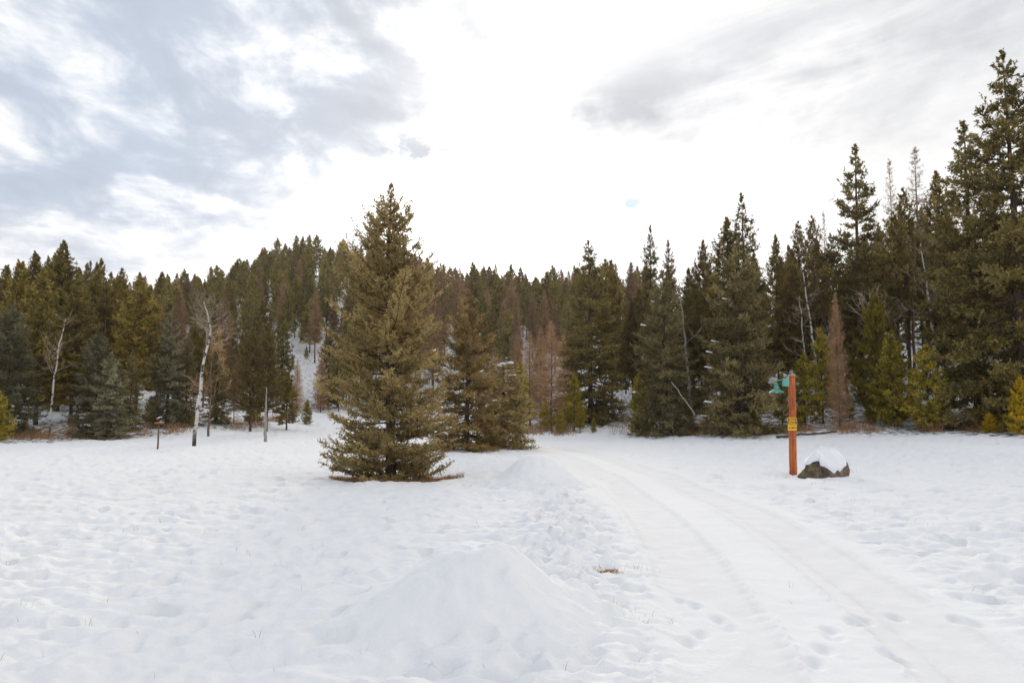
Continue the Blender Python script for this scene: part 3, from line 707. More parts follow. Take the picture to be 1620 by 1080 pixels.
# bare broad-leaved trees: each its own shape, trunk path in metres from its foot
def bare(kind, px_pts, Y, seed, r0, label, **kw):
    foot = P(px_pts[0][0], px_pts[0][1], Y)
    z = float(hbase(np.array([foot.x]), np.array([float(Y)]))[0])
    pts = [P(a, b_, Y) - Vector((foot.x, Y, z)) for a, b_ in px_pts]
    pts[0].z = 0.0
    yb = random.uniform(-.2, .2)
    pts = [(p.x, yb*p.z*.2, p.z) for p in pts]
    pr = bare_tree(kind, seed, pts, r0, **kw)
    o = empty(kind, (foot.x, Y, z), label, 'tree')
    obj('trunk', pr['trunk'], o); obj('crown', pr['crown'], o)
    return o
bare('birch_tree', [(307, 704), (313, 650), (320, 598), (328, 555), (336, 520), (330, 490), (325, 478)], 38.5, 5, 0.10,
     'leaning white birch with black scars and a bare grey crown, right of the bird feeder', limbs=27, crown_from=.54, L=.22, depth=3, tw_r=0.006, up=.15)
bare('birch_tree', [(78, 668), (84, 610), (92, 560), (101, 520), (105, 505)], 49, 6, 0.07, 'thin bare birch leaning right among the left pines', limbs=20, crown_from=.3, L=.22, depth=2, up=.5)
bare('birch_tree', [(1298, 640), (1290, 560), (1281, 490), (1272, 430)], 52, 7, 0.11, 'pale bare birch, taller of two behind the slim young pines', limbs=12, crown_from=.3, L=.2, depth=3)
bare('birch_tree', [(1280, 650), (1275, 580), (1268, 530), (1263, 470)], 52.5, 8, 0.09, 'pale bare birch, lower left neighbour of the tall one', limbs=8, crown_from=.4, L=.2, depth=2)
bare('birch_tree', [(1487, 625), (1478, 540), (1468, 460), (1456, 385)], 49.5, 9, 0.13, 'white leaning bare birch over the small green young pine', limbs=12, crown_from=.45, L=.25, depth=3)
bare('birch_tree', [(1376, 640), (1374, 560), (1371, 478)], 50.8, 10, 0.10, 'bare bush-like tree with a fan of pale twigs above the bushy young pine', limbs=22, crown_from=.70, L=.40, depth=2, spread=.7, up=.6, tw_r=0.014)
bare('dead_tree', [(1094, 650), (1086, 560), (1080, 500), (1074, 440)], 52, 13, 0.10, 'pale bare trunk between the two grey-green spruces', limbs=11, crown_from=.4, L=.18, depth=2, bark='bark_grey')
bare('dead_tree', [(420, 690), (420.5, 650), (421, 612)], 45, 14, 0.10, 'pale dead pole with a stub fork among the olive pines', limbs=3, crown_from=.86, L=.3, depth=1, bark='bark_grey')
bare('dead_tree', [(330, 690), (332, 640), (334, 560), (336, 520)], 50, 15, 0.08, 'thin twiggy grey-brown dead tree just right of the white birch', limbs=26, crown_from=.25, L=.26, depth=3, bark='bark_red', twig='larch')
bare('dead_tree', [(1446, 600), (1447, 520), (1449, 420), (1450, 380)], 55, 16, 0.12, 'straight grey-brown bare trunk left of the white leaning birch', limbs=6, crown_from=.7, L=.15, depth=2, bark='bark_red')

bare('dead_tree', [(1192, 660), (1188, 600), (1184, 560), (1181, 500)], 50.5, 17, 0.10, 'whitish bare trunk half hidden behind the snow-streaked spruce', limbs=5, crown_from=.6, L=.15, depth=1, bark='bark_grey')
bare('dead_tree', [(1340, 640), (1341, 540), (1342, 430)], 56, 18, 0.10, 'straight bare grey stem between the reddish young larch and the bare bush', limbs=8, crown_from=.5, L=.12, depth=1, bark='bark_red')
bare('dead_tree', [(168, 670), (167, 600), (166, 500)], 56, 19, 0.09, 'straight bare brown stem behind the silvery spruce pair', limbs=10, crown_from=.3, L=.12, depth=1, bark='bark_red')
bare('dead_tree', [(395, 655), (397, 560), (398, 470)], 78, 20, 0.13, 'dark bare stem on the snowy slope above the olive pines', limbs=10, crown_from=.3, L=.12, depth=1, bark='bark')
bare('dead_tree', [(1510, 650), (1508, 560), (1507, 440)], 53, 21, 0.10, 'bare dark stem in the gap left of the tallest spruce', limbs=10, crown_from=.3, L=.12, depth=1, bark='bark_red')

# ------------------------------------------------------------------ the massed woods
LAB = {0: ('lodgepole_pine', 'dull green pine among the many on the far wooded hillside', 'pines on the far hillside'),
       1: ('lodgepole_pine', 'dull green pine among the many on the far wooded hillside', 'pines on the far hillside'),
       2: ('spruce_tree', 'dark pointed spruce among the pines of the far wooded hillside', 'spruces on the far hillside'),
       3: ('larch_tree', 'leafless brown larch among the pines of the far wooded hillside', 'larches on the far hillside')}
rngh = np.random.default_rng(99)
cand = []
tries = 0
while len(cand) < 430 and tries < 40000:
    tries += 1
    Y = 240 - 138*rngh.random()**0.85
    px = rngh.uniform(175, 1030)
    if Y < 125 and not (430 < px < 760 or 760 < px < 880): continue
    if Y < 122 and 425 < px < 550: continue
    xx = (px-810)/F*Y
    if any((xx-a)**2+(Y-b_)**2 < 3.7**2 for a, b_, _ in cand): continue
    cand.append((xx, Y, px))
for xx, Y, px in cand:
    if px < 330: w = (.33, .17, .20, .30)
    elif px < 560: w = (.52, .26, .16, .06) if Y > 150 else (.3, .3, .1, .3)
    else: w = (.22, .28, .08, .42)
    k = int(rngh.choice(4, p=w))
    hh = rngh.uniform(8.0, 12.2) if Y > 140 else rngh.uniform(8.5, 12.5)
    if 560 < px: hh *= 1.08
    kind, lab, grp = LAB[k]
    plant(kind, FAR[k], px, 0, Y, lab, grp, wide=rngh.uniform(.68, 1.02), x=xx, h=hh)
# trees at the foot of the hill, where its snow shows between the stems
nb_ = 0
while nb_ < 27:
    px = (rngh.uniform(340, 425) if nb_ % 3 else rngh.uniform(535, 560)) if nb_ < 15 else rngh.uniform(740, 930)
    Y = rngh.uniform(86, 128) if nb_ < 15 else rngh.uniform(84, 125)
    xx = (px-810)/F*Y
    if any((xx-a)**2+(Y-b_)**2 < 3.2**2 for a, b_, _ in cand): continue
    cand.append((xx, Y, px)); nb_ += 1
    k = int(rngh.choice(4, p=(.25, .42, .18, .15)))
    kind, lab, grp = LAB[k]
    plant(kind, FAR[k], px, 0, Y, ('dark pine', 'dark pine', 'dark spruce', 'leafless brown larch')[k]+' on the snowy foot of the far hillside',
          grp.replace('on the far', 'at the foot of the far'), wide=rngh.uniform(.5, .8), x=xx, h=rngh.uniform(7, 12))
# rows behind the right wood's edge
RL = ('conifer_tree', 'dark conifer packed behind the front row of the right wood', 'conifers packed behind the right wood edge')
def tline(pxs, tops): return lambda p: float(np.interp(p, pxs, tops))
top_r = tline([985, 1050, 1110, 1180, 1240, 1300, 1360, 1420, 1480, 1540, 1700], [455, 430, 425, 400, 410, 385, 360, 350, 340, 320, 300])
n = 0
used = []
while n < 62:
    px = rngh.uniform(975, 1690); Y = rngh.uniform(56, 92)
    xx = (px-810)/F*Y
    if any((xx-a)**2+(Y-b_)**2 < 2.6**2 for a, b_ in used): continue
    used.append((xx, Y)); n += 1
    pr = [PDK[0], PDK[1], PDK[2], TALL[1], TALL[0]][int(rngh.choice(5, p=(.25, .25, .2, .2, .1)))]
    plant(RL[0], pr, px, top_r(px)+rngh.uniform(-18, 70)*(1.0), Y, RL[1], RL[2], wide=rngh.uniform(.6, .95))
top_l = tline([-60, 0, 40, 90, 150, 200, 300, 360], [400, 390, 400, 395, 410, 440, 455, 500])
n = 0
while n < 62:
    px = rngh.uniform(-90, 345); Y = rngh.uniform(58, 105)
    xx = (px-810)/F*Y
    if any((xx-a)**2+(Y-b_)**2 < 2.8**2 for a, b_ in used): continue
    used.append((xx, Y)); n += 1
    red = px > 200 and rngh.random() < .45
    pr = LAR[1] if red else [PIN[0], PIN[1], PDK[1], TALL[1]][int(rngh.choice(4, p=(.3, .3, .2, .2)))]
    plant('larch_tree' if red else 'conifer_tree', pr, px, top_l(px)+rngh.uniform(-8, 60), Y,
          'leafless brown larch packed behind the front row of the left wood' if red else 'conifer packed behind the front row of the left wood',
          'larches behind the left wood edge' if red else 'conifers packed behind the left wood edge', wide=rngh.uniform(.65, .95))
for px, top, Y, pr, lab in [(1092, 425, 66, PDK[1], 'dark pine filling the gap between the two grey-green spruces, right one'), (1076, 452, 72, TALL[1], 'dark conifer filling the gap between the two grey-green spruces, left one'),
    (1110, 470, 76, PDK[0], 'low dark pine deep in the gap beside the snow-streaked spruce'), (1258, 395, 64, PDK[1], 'dark pine seen just above and right of the green lamp'), (1276, 440, 70, TALL[1], 'dark conifer behind the two pale bare birches'),
    (1248, 470, 60, PDK[0], 'broad low pine directly behind the green lamp'), (1345, 420, 66, PDK[1], 'dark pine behind the reddish young larch'), (1410, 400, 64, TALL[1], 'dark conifer behind the smaller yellow-green young pine')]:
    plant('pine_tree', pr, px, top, Y, lab, wide=.8)
# mid valley trees around the road bend
for px, top, Y, pr, kind, lab, grp in [
    (470, 568, 84, LAR[0], 'larch_tree', 'pinkish leafless larch below the far hill, left of the big spruce', None),
    (508, 560, 92, LAR[0], 'larch_tree', 'pinkish leafless larch peeping out beside the left boughs of the big spruce', None),
    (445, 498, 98, FAR[2], 'spruce_tree', 'dark broad spruce standing forward of the far hillside pines', None),
    (520, 520, 96, FAR[2], 'spruce_tree', 'dark slim spruce on the hill foot against the big spruce', None),
    (462, 560, 118, FAR[1], 'lodgepole_pine', 'dark slim pine on the snow slope straight above the tiny valley conifer', None),
    (484, 548, 126, FAR[0], 'lodgepole_pine', 'bushy green pine on the snow slope, right of the slim pine', None),
    (476, 520, 138, FAR[2], 'spruce_tree', 'pointed spruce highest on the open snow slope left of the big spruce', None),
    (782, 545, 66, LAR[0], 'larch_tree', 'leafless pinkish larch just left above the broken-topped spruce', None),
    (818, 528, 72, LAR[0], 'larch_tree', 'tall leafless pinkish larch behind the slim yellow-brown young pine', None),
    (856, 518, 64, LAR[0], 'larch_tree', 'leafless pinkish larch squeezed between the large one and its smaller neighbour', None),
    (892, 530, 62, LAR[0], 'larch_tree', 'leafless pinkish larch right behind the large one at the road bend', None),
    (338, 462, 98, FAR[0], 'pine_tree', 'dull green pine standing behind the crown of the leaning white birch', None),
    (356, 505, 92, FAR[2], 'spruce_tree', 'dark spruce standing behind the right twigs of the leaning white birch', None),
    (372, 545, 84, FAR[2], 'spruce_tree', 'dark small spruce on the snowy slope right of the white birch', None),
    (795, 560, 70, LAR[0], 'larch_tree', 'pinkish larch showing above the flat snow-topped spruce', None),
    (855, 540, 75, YNG[1], 'pine_tree', 'brownish pine behind the two pinkish larches', None),
    (905, 500, 68, LAR[1], 'larch_tree', 'thin brown larch behind the left boughs of the broad conifer', None),
    (990, 470, 72, LAR[1], 'larch_tree', 'brown leafless larch left of the very narrow spire', None)]:
    plant(kind, pr, px, top, Y, lab, grp, wide=.8)

# ------------------------------------------------------------------ snow lying on boughs
def snow_clump(name, parent, c, d, l, w, h, seed):
    rng = np.random.default_rng(seed); nu, nv = 9, 7
    d = np.array(d, float); d /= np.linalg.norm(d); s_ = np.cross(d, [0, 0, 1.0]); s_ /= np.linalg.norm(s_)+1e-9
    V = []
    for i in range(nu):
        a = i/(nu-1)*2-1; e = math.sqrt(max(0, 1-a**4))
        for j in range(nv):
            t = j/nv*2*math.pi
            r = e*(1+.22*rng.normal()*.7)
            V.append(np.array(c)+d*a*l/2+s_*math.cos(t)*w/2*r+np.array([0, 0, 1])*(max(-.35, math.sin(t))*h*r + .05*h*rng.normal()))
    T = []
    for i in range(nu-1):
        for j in range(nv):
            a, b_ = i*nv+j, i*nv+(j+1) % nv
            T += [(a, b_, b_+nv), (a, b_+nv, a+nv)]
    me = mesh_data(name, V, T, [M['clump']], None, None, True)
    return me
def lay_snow(o, pr, px, py, l_px, w=.16, h=.05, seed=0, flat=False):
    """snow along the bough whose outer part lies nearest the given line of sight (front boughs first)"""
    loc, sc, rz = o.location, o.scale, o.rotation_euler.z
    best = None; c_, s_ = math.cos(rz), math.sin(rz)
    d = ray(px, py); d = np.array(d/d.y)
    for k_, pts in enumerate(pr['branches']):
        q = pts[2:]*np.array(sc); q = np.c_[q[:, 0]*c_-q[:, 1]*s_, q[:, 0]*s_+q[:, 1]*c_, q[:, 2]]+np.array(loc)
        aim = np.array(CAM)+d*q[:, 1][:, None]
        e = np.linalg.norm((q-aim)[:, [0, 2]], axis=1) + 0.35*(q[:, 1]-loc.y)/max(1, pr['H']*sc[0]*.2)*.3
        m_ = int(np.argmin(e))
        if best is None or e[m_] < best[0]: best = (e[m_], pts, m_+2)
    _, pts, m_ = best
    a, b_ = pts[max(1, m_-1)], pts[min(5, m_+1)]
    dv = (b_-a)*np.array([1, 1, .35]); l = min(l_px/F*o.location.y/sc[0], float(np.linalg.norm(dv))*1.6)
    c = pts[m_]+np.array([0, 0, .05/sc[2]])
    me = snow_clump('snow_patch', None, c, dv, l, w, h, seed)
    obj('snow_patch', me, o)
bpy.context.view_layer.update()
T2 = next(o for o in ALL if o['label'].startswith('second brown')); T3 = next(o for o in ALL if o['label'].startswith('short broken'))
TS = next(o for o in ALL if 'white snow streaks' in o['label']); TG = next(o for o in ALL if 'drooping boughs beside' in o['label'])
for a in [(786, 578, 26, .4, .07, 1), (806, 577, 26, .4, .07, 2), (797, 576, 30, .4, .07, 12), (812, 594, 15, .3, .05, 3)]: lay_snow(T3, FLAT, *a)
for a in [(760, 627, 12, .2, .05, 4), (785, 640, 14, .2, .05, 5), (765, 588, 8, .2, .05, 6), (716, 673, 12, .2, .06, 7)]: lay_snow(T2, HERO2, *a)
for a in [(540, 463, 18, .10, .03, 8), (693, 595, 9, .10, .03, 9), (708, 676, 12, .11, .035, 10), (690, 548, 6, .1, .03, 11)]: lay_snow(big_spruce, HERO, *a)
for k, (px, py, l) in enumerate([(1129, 541, 22), (1122, 558, 16), (1118, 583, 22), (1145, 477, 12), (1108, 655, 20), (1104, 637, 22), (1102, 620, 12), (1215, 508, 8), (1134, 480, 9)]):
    lay_snow(TS, SPR[0], px, py, l*.8, .20, .04, 20+k)
for k, (px, py, l) in enumerate([(1018, 514, 12), (1028, 480, 7), (1000, 604, 6)]): lay_snow(TG, SPR[1], px, py, l, .2, .05, 40+k)

# ------------------------------------------------------------------ snow mounds
def mound(cx, cy, prof, rx, ry, label, seed, nr=60, na=150, rough=0.02):
    rr = (np.arange(nr)+1)/nr; aa = np.arange(na)*2*np.pi/na
    lx = rr[:, None]*np.cos(aa)[None, :]*rx; ly = rr[:, None]*np.sin(aa)[None, :]*ry
    lx = np.r_[0, lx.ravel()]; ly = np.r_[0, ly.ravel()]; r = np.r_[0, np.repeat(rr, na)]
    x, y = cx+lx, cy+ly
    z = hfull(x, y, road_off(x, y))
    hgt = prof(lx, ly)
    wv = sstep(hgt, 0.02, 0.25)
    tz = z*(1-0.75*wv) + (hbase(x, y))*0.75*wv + hgt
    tz += wv*rough*(fbm(x/.7, y/.7, 3, seed)+.4*fbm(x/.16, y/.16, 2, seed+5))
    tz += 0.004 - 0.06*sstep(r, 0.9, 1.0)
    V = np.c_[lx, ly, tz-float(hbase(np.array([cx]), np.array([cy]))[0])]
    T = [(0, 1+k, 1+(k+1) % na) for k in range(na)]
    i = 1+np.arange(nr-1)[:, None]*na+np.arange(na)[None, :]; j = 1+np.arange(nr-1)[:, None]*na+((np.arange(na)+1) % na)[None, :]
    T = np.vstack([T, np.stack([i, i+na, j+na], -1).reshape(-1, 3), np.stack([i, j+na, j], -1).reshape(-1, 3)])
    me = mesh_data('snow_mound', V, T, [M['snow']], None, {'litter': np.zeros(len(V))}, True)
    return obj('snow_mound', me, None, (cx, cy, float(hbase(np.array([cx]), np.array([cy]))[0])), label=label, category='snow mound', group='snow mounds beside the track')
g = lambda a, w, p=2: np.exp(-np.abs(a/w)**p)
m1y = 6.7; m1x = P(765, 900, m1y).x
def pm1(x, y):
    d = np.where(x > 0, np.sqrt((x/0.60)**2+(y/0.85)**2), np.sqrt((x/0.72)**2+(y/0.85)**2))
    h = 0.58*np.exp(-d**2.25*0.98)
    h += 0.14*np.exp(-(((x+0.75)/.55)**2+((y+.35)/.6)**2)) + 0.10*np.exp(-(((x-.55)/.45)**2+((y+.5)/.5)**2))
    h -= 0.05*np.exp(-(((x-.45)/.12)**2+((y+.35)/.15)**2)) + .04*np.exp(-(((x-.3)/.16)**2+((y+.95)/.1)**2)) + .04*np.exp(-(((x+.1)/.2)**2+((y+1.05)/.1)**2))
    h += 0.02*fbm(x/.5, y/.5, 2, 401)*np.exp(-d**2*.5)
    return np.maximum(h, 0)
mound(m1x, m1y, pm1, 2.3, 2.0, 'large smooth snow mound in front, nearest to the viewer', 301, 100, 220, 0.026)
m2y = 19.3; m2x = P(848, 740, m2y).x
mound(m2x, m2y, lambda x, y: 0.66*np.exp(-((np.abs(x)/.78)**2.5+(np.abs(y)/.9)**2.3)), 1.9, 1.9, 'rounded snow mound beside the track, right of the big spruce', 302)
m3y = 27.5; m3x = P(766, 725, m3y).x
mound(m3x, m3y, lambda x, y: 0.20*np.exp(-((x/.65)**2+(y/.8)**2))+.10*np.exp(-(((x-.9)/.5)**2+(y/.6)**2)), 2.0, 2.0, 'low flat snow mound at the foot of the second spruce', 303, 40, 90)

# ------------------------------------------------------------------ dry grass, brush
def blades(pts, hgt, rng, w=0.004, lean=.45, per=1):
    N = len(pts); a = rng.uniform(0, 6.28, N); l = hgt*rng.uniform(.5, 1.3, N)
    d = np.c_[np.cos(a)*lean*rng.uniform(0, 1, N), np.sin(a)*lean*rng.uniform(0, 1, N), np.ones(N)]; d /= np.linalg.norm(d, axis=1)[:, None]
    s_ = np.c_[-np.sin(a+1), np.cos(a+1), np.zeros(N)]*w
    mid = pts+d*(l*.6)[:, None]; tip = mid + (d+np.c_[np.cos(a), np.sin(a), np.zeros(N)]*lean*.8)*(l*.45)[:, None]
    V = np.stack([pts-s_, pts+s_, mid+s_*.7, mid-s_*.7, tip], 1).reshape(-1, 3)
    b_ = np.arange(N)[:, None]*5
    T = np.concatenate([b_+[0, 1, 2], b_+[0, 2, 3], b_+[3, 2, 4]])
    return V, T, np.repeat(rng.uniform(0, 1, N), 5)
def on_ground(x, y):
    return np.c_[x, y, hfull(x, y, road_off(x, y))]
rg = np.random.default_rng(5)
th_ = rg.uniform(0, 6.28, 9000); rr_ = np.sqrt(rg.uniform(0, 1, 9000))*(1+.12*np.sin(3*th_+1)+.08*np.sin(7*th_))
gxp = HX+.02+np.cos(th_)*rr_*1.62; gyp = HY-.1+np.sin(th_)*rr_*1.1
V, T, a_ = blades(on_ground(gxp, gyp)-[0, 0, .01], .10, rg, .0045, .55)
obj('dry_grass', mesh_data('dry_grass', V, T, [M['drygrass']], None, {'tint': a_}), kind='stuff', label='ring of rust brown dry grass under the big spruce', category='grass')
# small bare patch on the road side
px_, py_ = 962, 912
c0 = ray(px_, py_)*(-CAM[2]/ray(px_, py_).z)
N = 420
q = rg.normal(0, 1, (N, 2))*[.065, .05]
x_, y_ = c0.x+q[:, 0], c0.y+q[:, 1]
pts = on_ground(x_, y_)
V, T, a_ = blades(pts-[0, 0, .01], .035, rg, .003, 1.2)
obj('dry_grass', mesh_data('grass_tuft', V, T, [M['drygrass']], None, {'tint': a_}), kind='stuff', label='small tuft of tan dry grass showing through the roadside snow', category='grass')
# single dead stalks poking out of the snow
sx, sy = [], []
while len(sx) < 330:
    px = rg.uniform(-20, 1640); py = 700+380*rg.random()**1.3
    d = ray(px, py); q = d*(-CAM[2]/d.z)
    if abs(road_off([q.x], [q.y])[0]) < 1.4 and rg.random() < .85: continue
    if q.y > 44: continue
    k = int(rg.integers(1, 4))
    for _ in range(k): sx.append(q.x+rg.normal(0, .03)); sy.append(q.y+rg.normal(0, .03))
for cxp, cyp, n_ in ((1240, 756, 60), (1300, 768, 40), (1345, 752, 25), (990, 905, 12), (1010, 985, 14)):
    d = ray(cxp, cyp); q = d*(-CAM[2]/d.z)
    for _ in range(n_): sx.append(q.x+rg.normal(0, .18)); sy.append(q.y+rg.normal(0, .12))
V, T, a_ = blades(on_ground(np.array(sx), np.array(sy)), .075, rg, .0016, .6)
obj('grass_stalks', mesh_data('stalks', V, T, [M['drygrass']], None, {'tint': a_}), kind='stuff', label='scattered thin dead stalks poking out of the snow', category='grass')
# brush along the edge of the woods
bp = []
segs = [(-60, 440, 330), (780, 1620, 620)]
for a, b_, n_ in segs:
    for _ in range(n_):
        px = rg.uniform(a, b_); e = float(np.interp(px, EPX, EY)); Y = e + abs(rg.normal(0.2, 2.2))-.6
        if fbm(np.array([px/26.]), np.array([.3]), 2, 3)[0] < .02: continue
        bp.append(((px-810)/F*Y, Y, rg.uniform(.25, .75)))
bx = []
for (x_, y_, hh) in bp:
    n_ = int(rg.integers(10, 40))
    base = np.c_[x_+rg.normal(0, .32, n_), y_+rg.normal(0, .3, n_)]
    bx.append((base, hh))
B = np.vstack([b_ for b_, _ in bx]); Hh = np.concatenate([np.full(len(b_), h_) for b_, h_ in bx])
pts = np.c_[B, hbase(B[:, 0], B[:, 1])-.03]
V, T, a_ = blades(pts, Hh, rg, .009, 1.0)
obj('undergrowth', mesh_data('undergrowth', V, T, [M['brush']], None, {'tint': a_}), kind='stuff', label='low brown leafless brush along the edge of the woods', category='undergrowth')
# small saplings along the edge
for k in range(34):
    px = rg.uniform(-20, 440) if k % 3 == 0 else rg.uniform(800, 1600)
    e = float(np.interp(px, EPX, EY)); Y = e+rg.uniform(.2, 5)
    side = 'left' if px < 600 else 'right'
    plant('pine_sapling', YNG[k % 2], px, 0, Y, f'knee to head high green sapling in the brush at the {side} wood edge', f'saplings at the {side} wood edge', h=rg.uniform(.6, 2.2), wide=rg.uniform(.8, 1.2))
    ALL[-1]['category'] = 'sapling'

# fallen timber at the edge of the right wood
def log(name, a, b_, r, label, mat='bark', snow=False):
    mb = MB(); a = np.array(a); b_ = np.array(b_); s_ = np.linspace(0, 1, 9)[:, None]
    rng = np.random.default_rng(int(abs(a[0])*100))
    pts = a*(1-s_)+b_*s_ + rng.normal(0, .03, (9, 3)); c = pts.mean(0)
    mb.tube(pts-c, np.linspace(r, r*.6, 9), 7, 0, True, .1, rng)
    return obj(name, mb.mesh(name, [M[mat]], True), None, c, label=label, category='log')
def atg(px, Y, up=0.0):
    x_ = P(px, 600, Y).x; return (x_, Y, float(hbase(np.array([x_]), np.array([float(Y)]))[0])+up)
log('fallen_log', atg(1228, 44.6, .06), atg(1322, 45.6, .10), .07, 'long thin dark log lying on the snow edge behind the lamp post')
p0 = P(1100, 655, 47); p1 = P(1062, 603, 47.5)
log('dead_branch', tuple(p0), tuple(p1), .05, 'pale dead bough slanting out of the snow-streaked spruce', 'bark_grey')
log('fallen_log', atg(1005, 50.5, .1), atg(1062, 51, .12), .1, 'dark log in the brush left of the road bend spruce')

# ------------------------------------------------------------------ lamp post
m, nt, b, x = new_mat('stained_log')
mp = nt.nodes.new('ShaderNodeMapping'); nt.links.new(objcoord(nt), mp.inputs[0]); mp.inputs['Scale'].default_value = (1, 1, .10)
n1 = x.noise(mp.outputs[0], 26, 6, .7); n2 = x.noise(objcoord(nt), 2.2, 4, .6)
col = x.mix(x.step(n1, .3, .7), (0.24, 0.036, 0.007), (0.68, 0.175, 0.022))
col = x.mix(x.step(n2, .45, .75), col, (0.34, .055, .010))
nt.links.new(col, b.inputs['Base Color']); b.inputs['Roughness'].default_value = .5; bump(nt, n1, .4, .01, b); M['post'] = m
def plain(name, col, rough=.5, var=.2, metal=0.0, emit=None):
    m, nt, b, x = new_mat(name)
    n = x.noise(objcoord(nt), 18, 5, .6)
    nt.links.new(x.mix(n, tuple(c*(1-var) for c in col), tuple(min(1, c*(1+var)) for c in col)), b.inputs['Base Color'])
    b.inputs['Roughness'].default_value = rough; b.inputs['Metallic'].default_value = metal
    return m
M['green'] = plain('green_enamel', (0.045, 0.30, 0.235), .35)
M['green_pale'] = plain('green_box_enamel', (0.13, 0.40, 0.34), .45)
M['glass'] = plain('lamp_glass', (0.62, 0.66, 0.62), .15)
M['endgrain'] = plain('weathered_end', (0.36, 0.31, 0.27), .8)
M['yellow_sign'] = plain('yellow_sheet', (0.85, 0.47, 0.012), .45, .06)
M['black'] = plain('black_paint', (0.02, 0.018, 0.015), .5)
M['wood'] = plain('grey_wood', (0.15, 0.105, 0.075), .85, .4)
M['redwood'] = plain('red_brown_wood', (0.34, 0.12, 0.055), .8, .3)
PY = 21.6
pb = P(1255, 750, PY); pbz = gz(pb.x, PY)
ptop = P(1252.5, 592, PY)
hgt = ptop.z-pbz; lean_x = (ptop.x-pb.x)
lp = empty('lamp_post', (pb.x, PY, pbz), 'orange stained log post carrying a green metal lamp and a yellow sign', 'lamp post')
rgp = np.random.default_rng(3)
mb = MB(); zz = np.linspace(-.3, hgt-.05, 14)
pp = np.c_[lean_x*zz/hgt+rgp.normal(0, .004, 14), rgp.normal(0, .004, 14), zz]
mb.tube(pp, np.linspace(.104, .091, 14), 14, 0, True, .03, rgp)
obj('pole', mb.mesh('pole', [M['post']], True), lp)
mb = MB(); mb.tube([(lean_x, 0, hgt-.052), (lean_x, 0, hgt-.01), (lean_x, 0, hgt)], [.097, .097, .085], 14, 0, True)
obj('pole_cap', mb.mesh('pole_cap', [M['endgrain']]), lp)
def box_mesh(name, c, size, mat, bev=.006):
    import bmesh
    bm = bmesh.new(); bmesh.ops.create_cube(bm, size=1.0)
    for v in bm.verts: v.co = Vector((v.co.x*size[0]+c[0], v.co.y*size[1]+c[1], v.co.z*size[2]+c[2]))
    bmesh.ops.bevel(bm, geom=bm.edges[:], offset=bev, segments=2, affect='EDGES')
    me = bpy.data.meshes.new(name); bm.to_mesh(me); bm.free(); me.materials.append(mat); return me
def lx(px): return P(px, 600, PY).x-pb.x
def lz(py): return P(1252, py, PY).z-pbz
bxc = (lx(1242.5), -.02, lz(604.5))
obj('junction_box', box_mesh('junction_box', bxc, (.175, .10, .225), M['green_pale'], .012), lp)
cxl = lx(1227.8)
mb = MB(); mb.tube([(lx(1238), -.02, lz(601.3)), (cxl+.04, -.02, lz(601.3)), (cxl+.012, -.02, lz(601.9)), (cxl, -.02, lz(603.3)), (cxl, -.02, lz(606.5))], .017, 8, 0, True)
obj('lamp_arm', mb.mesh('lamp_arm', [M['green']], True), lp)
def lathe(name, prof_, mat, c, k=28):
    mb = MB(); aa = np.arange(k)*2*np.pi/k; n_ = len(prof_)
    V = np.array([[r*math.cos(t), r*math.sin(t), z] for r, z in prof_ for t in aa])+np.array(c)
    i = np.arange(n_-1)[:, None]*k+np.arange(k)[None, :]; j = np.arange(n_-1)[:, None]*k+((np.arange(k)+1) % k)[None, :]
    mb.add(V, np.concatenate([np.stack([i, j, j+k], -1).reshape(-1, 3), np.stack([i, j+k, i+k], -1).reshape(-1, 3)]))
    return mb.mesh(name, [mat], True)
c = (cxl, -.02, lz(619.8))
up = lambda py: lz(py)-lz(619.8)
obj('lamp_cap', lathe('lamp_cap', [(.0, up(605)), (.028, up(605.3)), (.035, up(606.5)), (.048, up(608.5)), (.052, up(610.6)), (.0, up(610.4))], M['green'], c), lp)
obj('lamp_glass', lathe('lamp_glass', [(.045, up(610.7)), (.045, up(614.6)), (.0, up(614.7))], M['glass'], c), lp)
# guard rings round the glass
mb = MB()
for zz_ in (611.3, 613.2):
    t_ = np.linspace(0, 2*np.pi, 21); mb.tube(np.c_[c[0]+.072*np.cos(t_), c[1]+.072*np.sin(t_), np.full(21, c[2]+up(zz_))], .006, 5, 0, False)
for k in range(4):
    t_ = k*math.pi/2+.5; mb.tube([(c[0]+.072*math.cos(t_), c[1]+.072*math.sin(t_), c[2]+up(610.2)), (c[0]+.072*math.cos(t_), c[1]+.072*math.sin(t_), c[2]+up(615.2))], .006, 5, 0, True)
obj('guard', mb.mesh('guard', [M['green']], True), lp)
obj('lamp_shade', lathe('lamp_shade', [(.0, up(614.4)), (.062, up(614.6)), (.075, up(615.3)), (.20, up(620.3)), (.208, up(620.9)), (.200, up(620.9)), (.07, up(616.2)), (.0, up(616.0))], M['green'], c), lp)
obj('light_bulb', lathe('light_bulb', [(.0, up(616.3)), (.03, up(616.5)), (.045, up(619.6)), (.03, up(621.2)), (.0, up(621.6))], M['glass'], c, 16), lp)
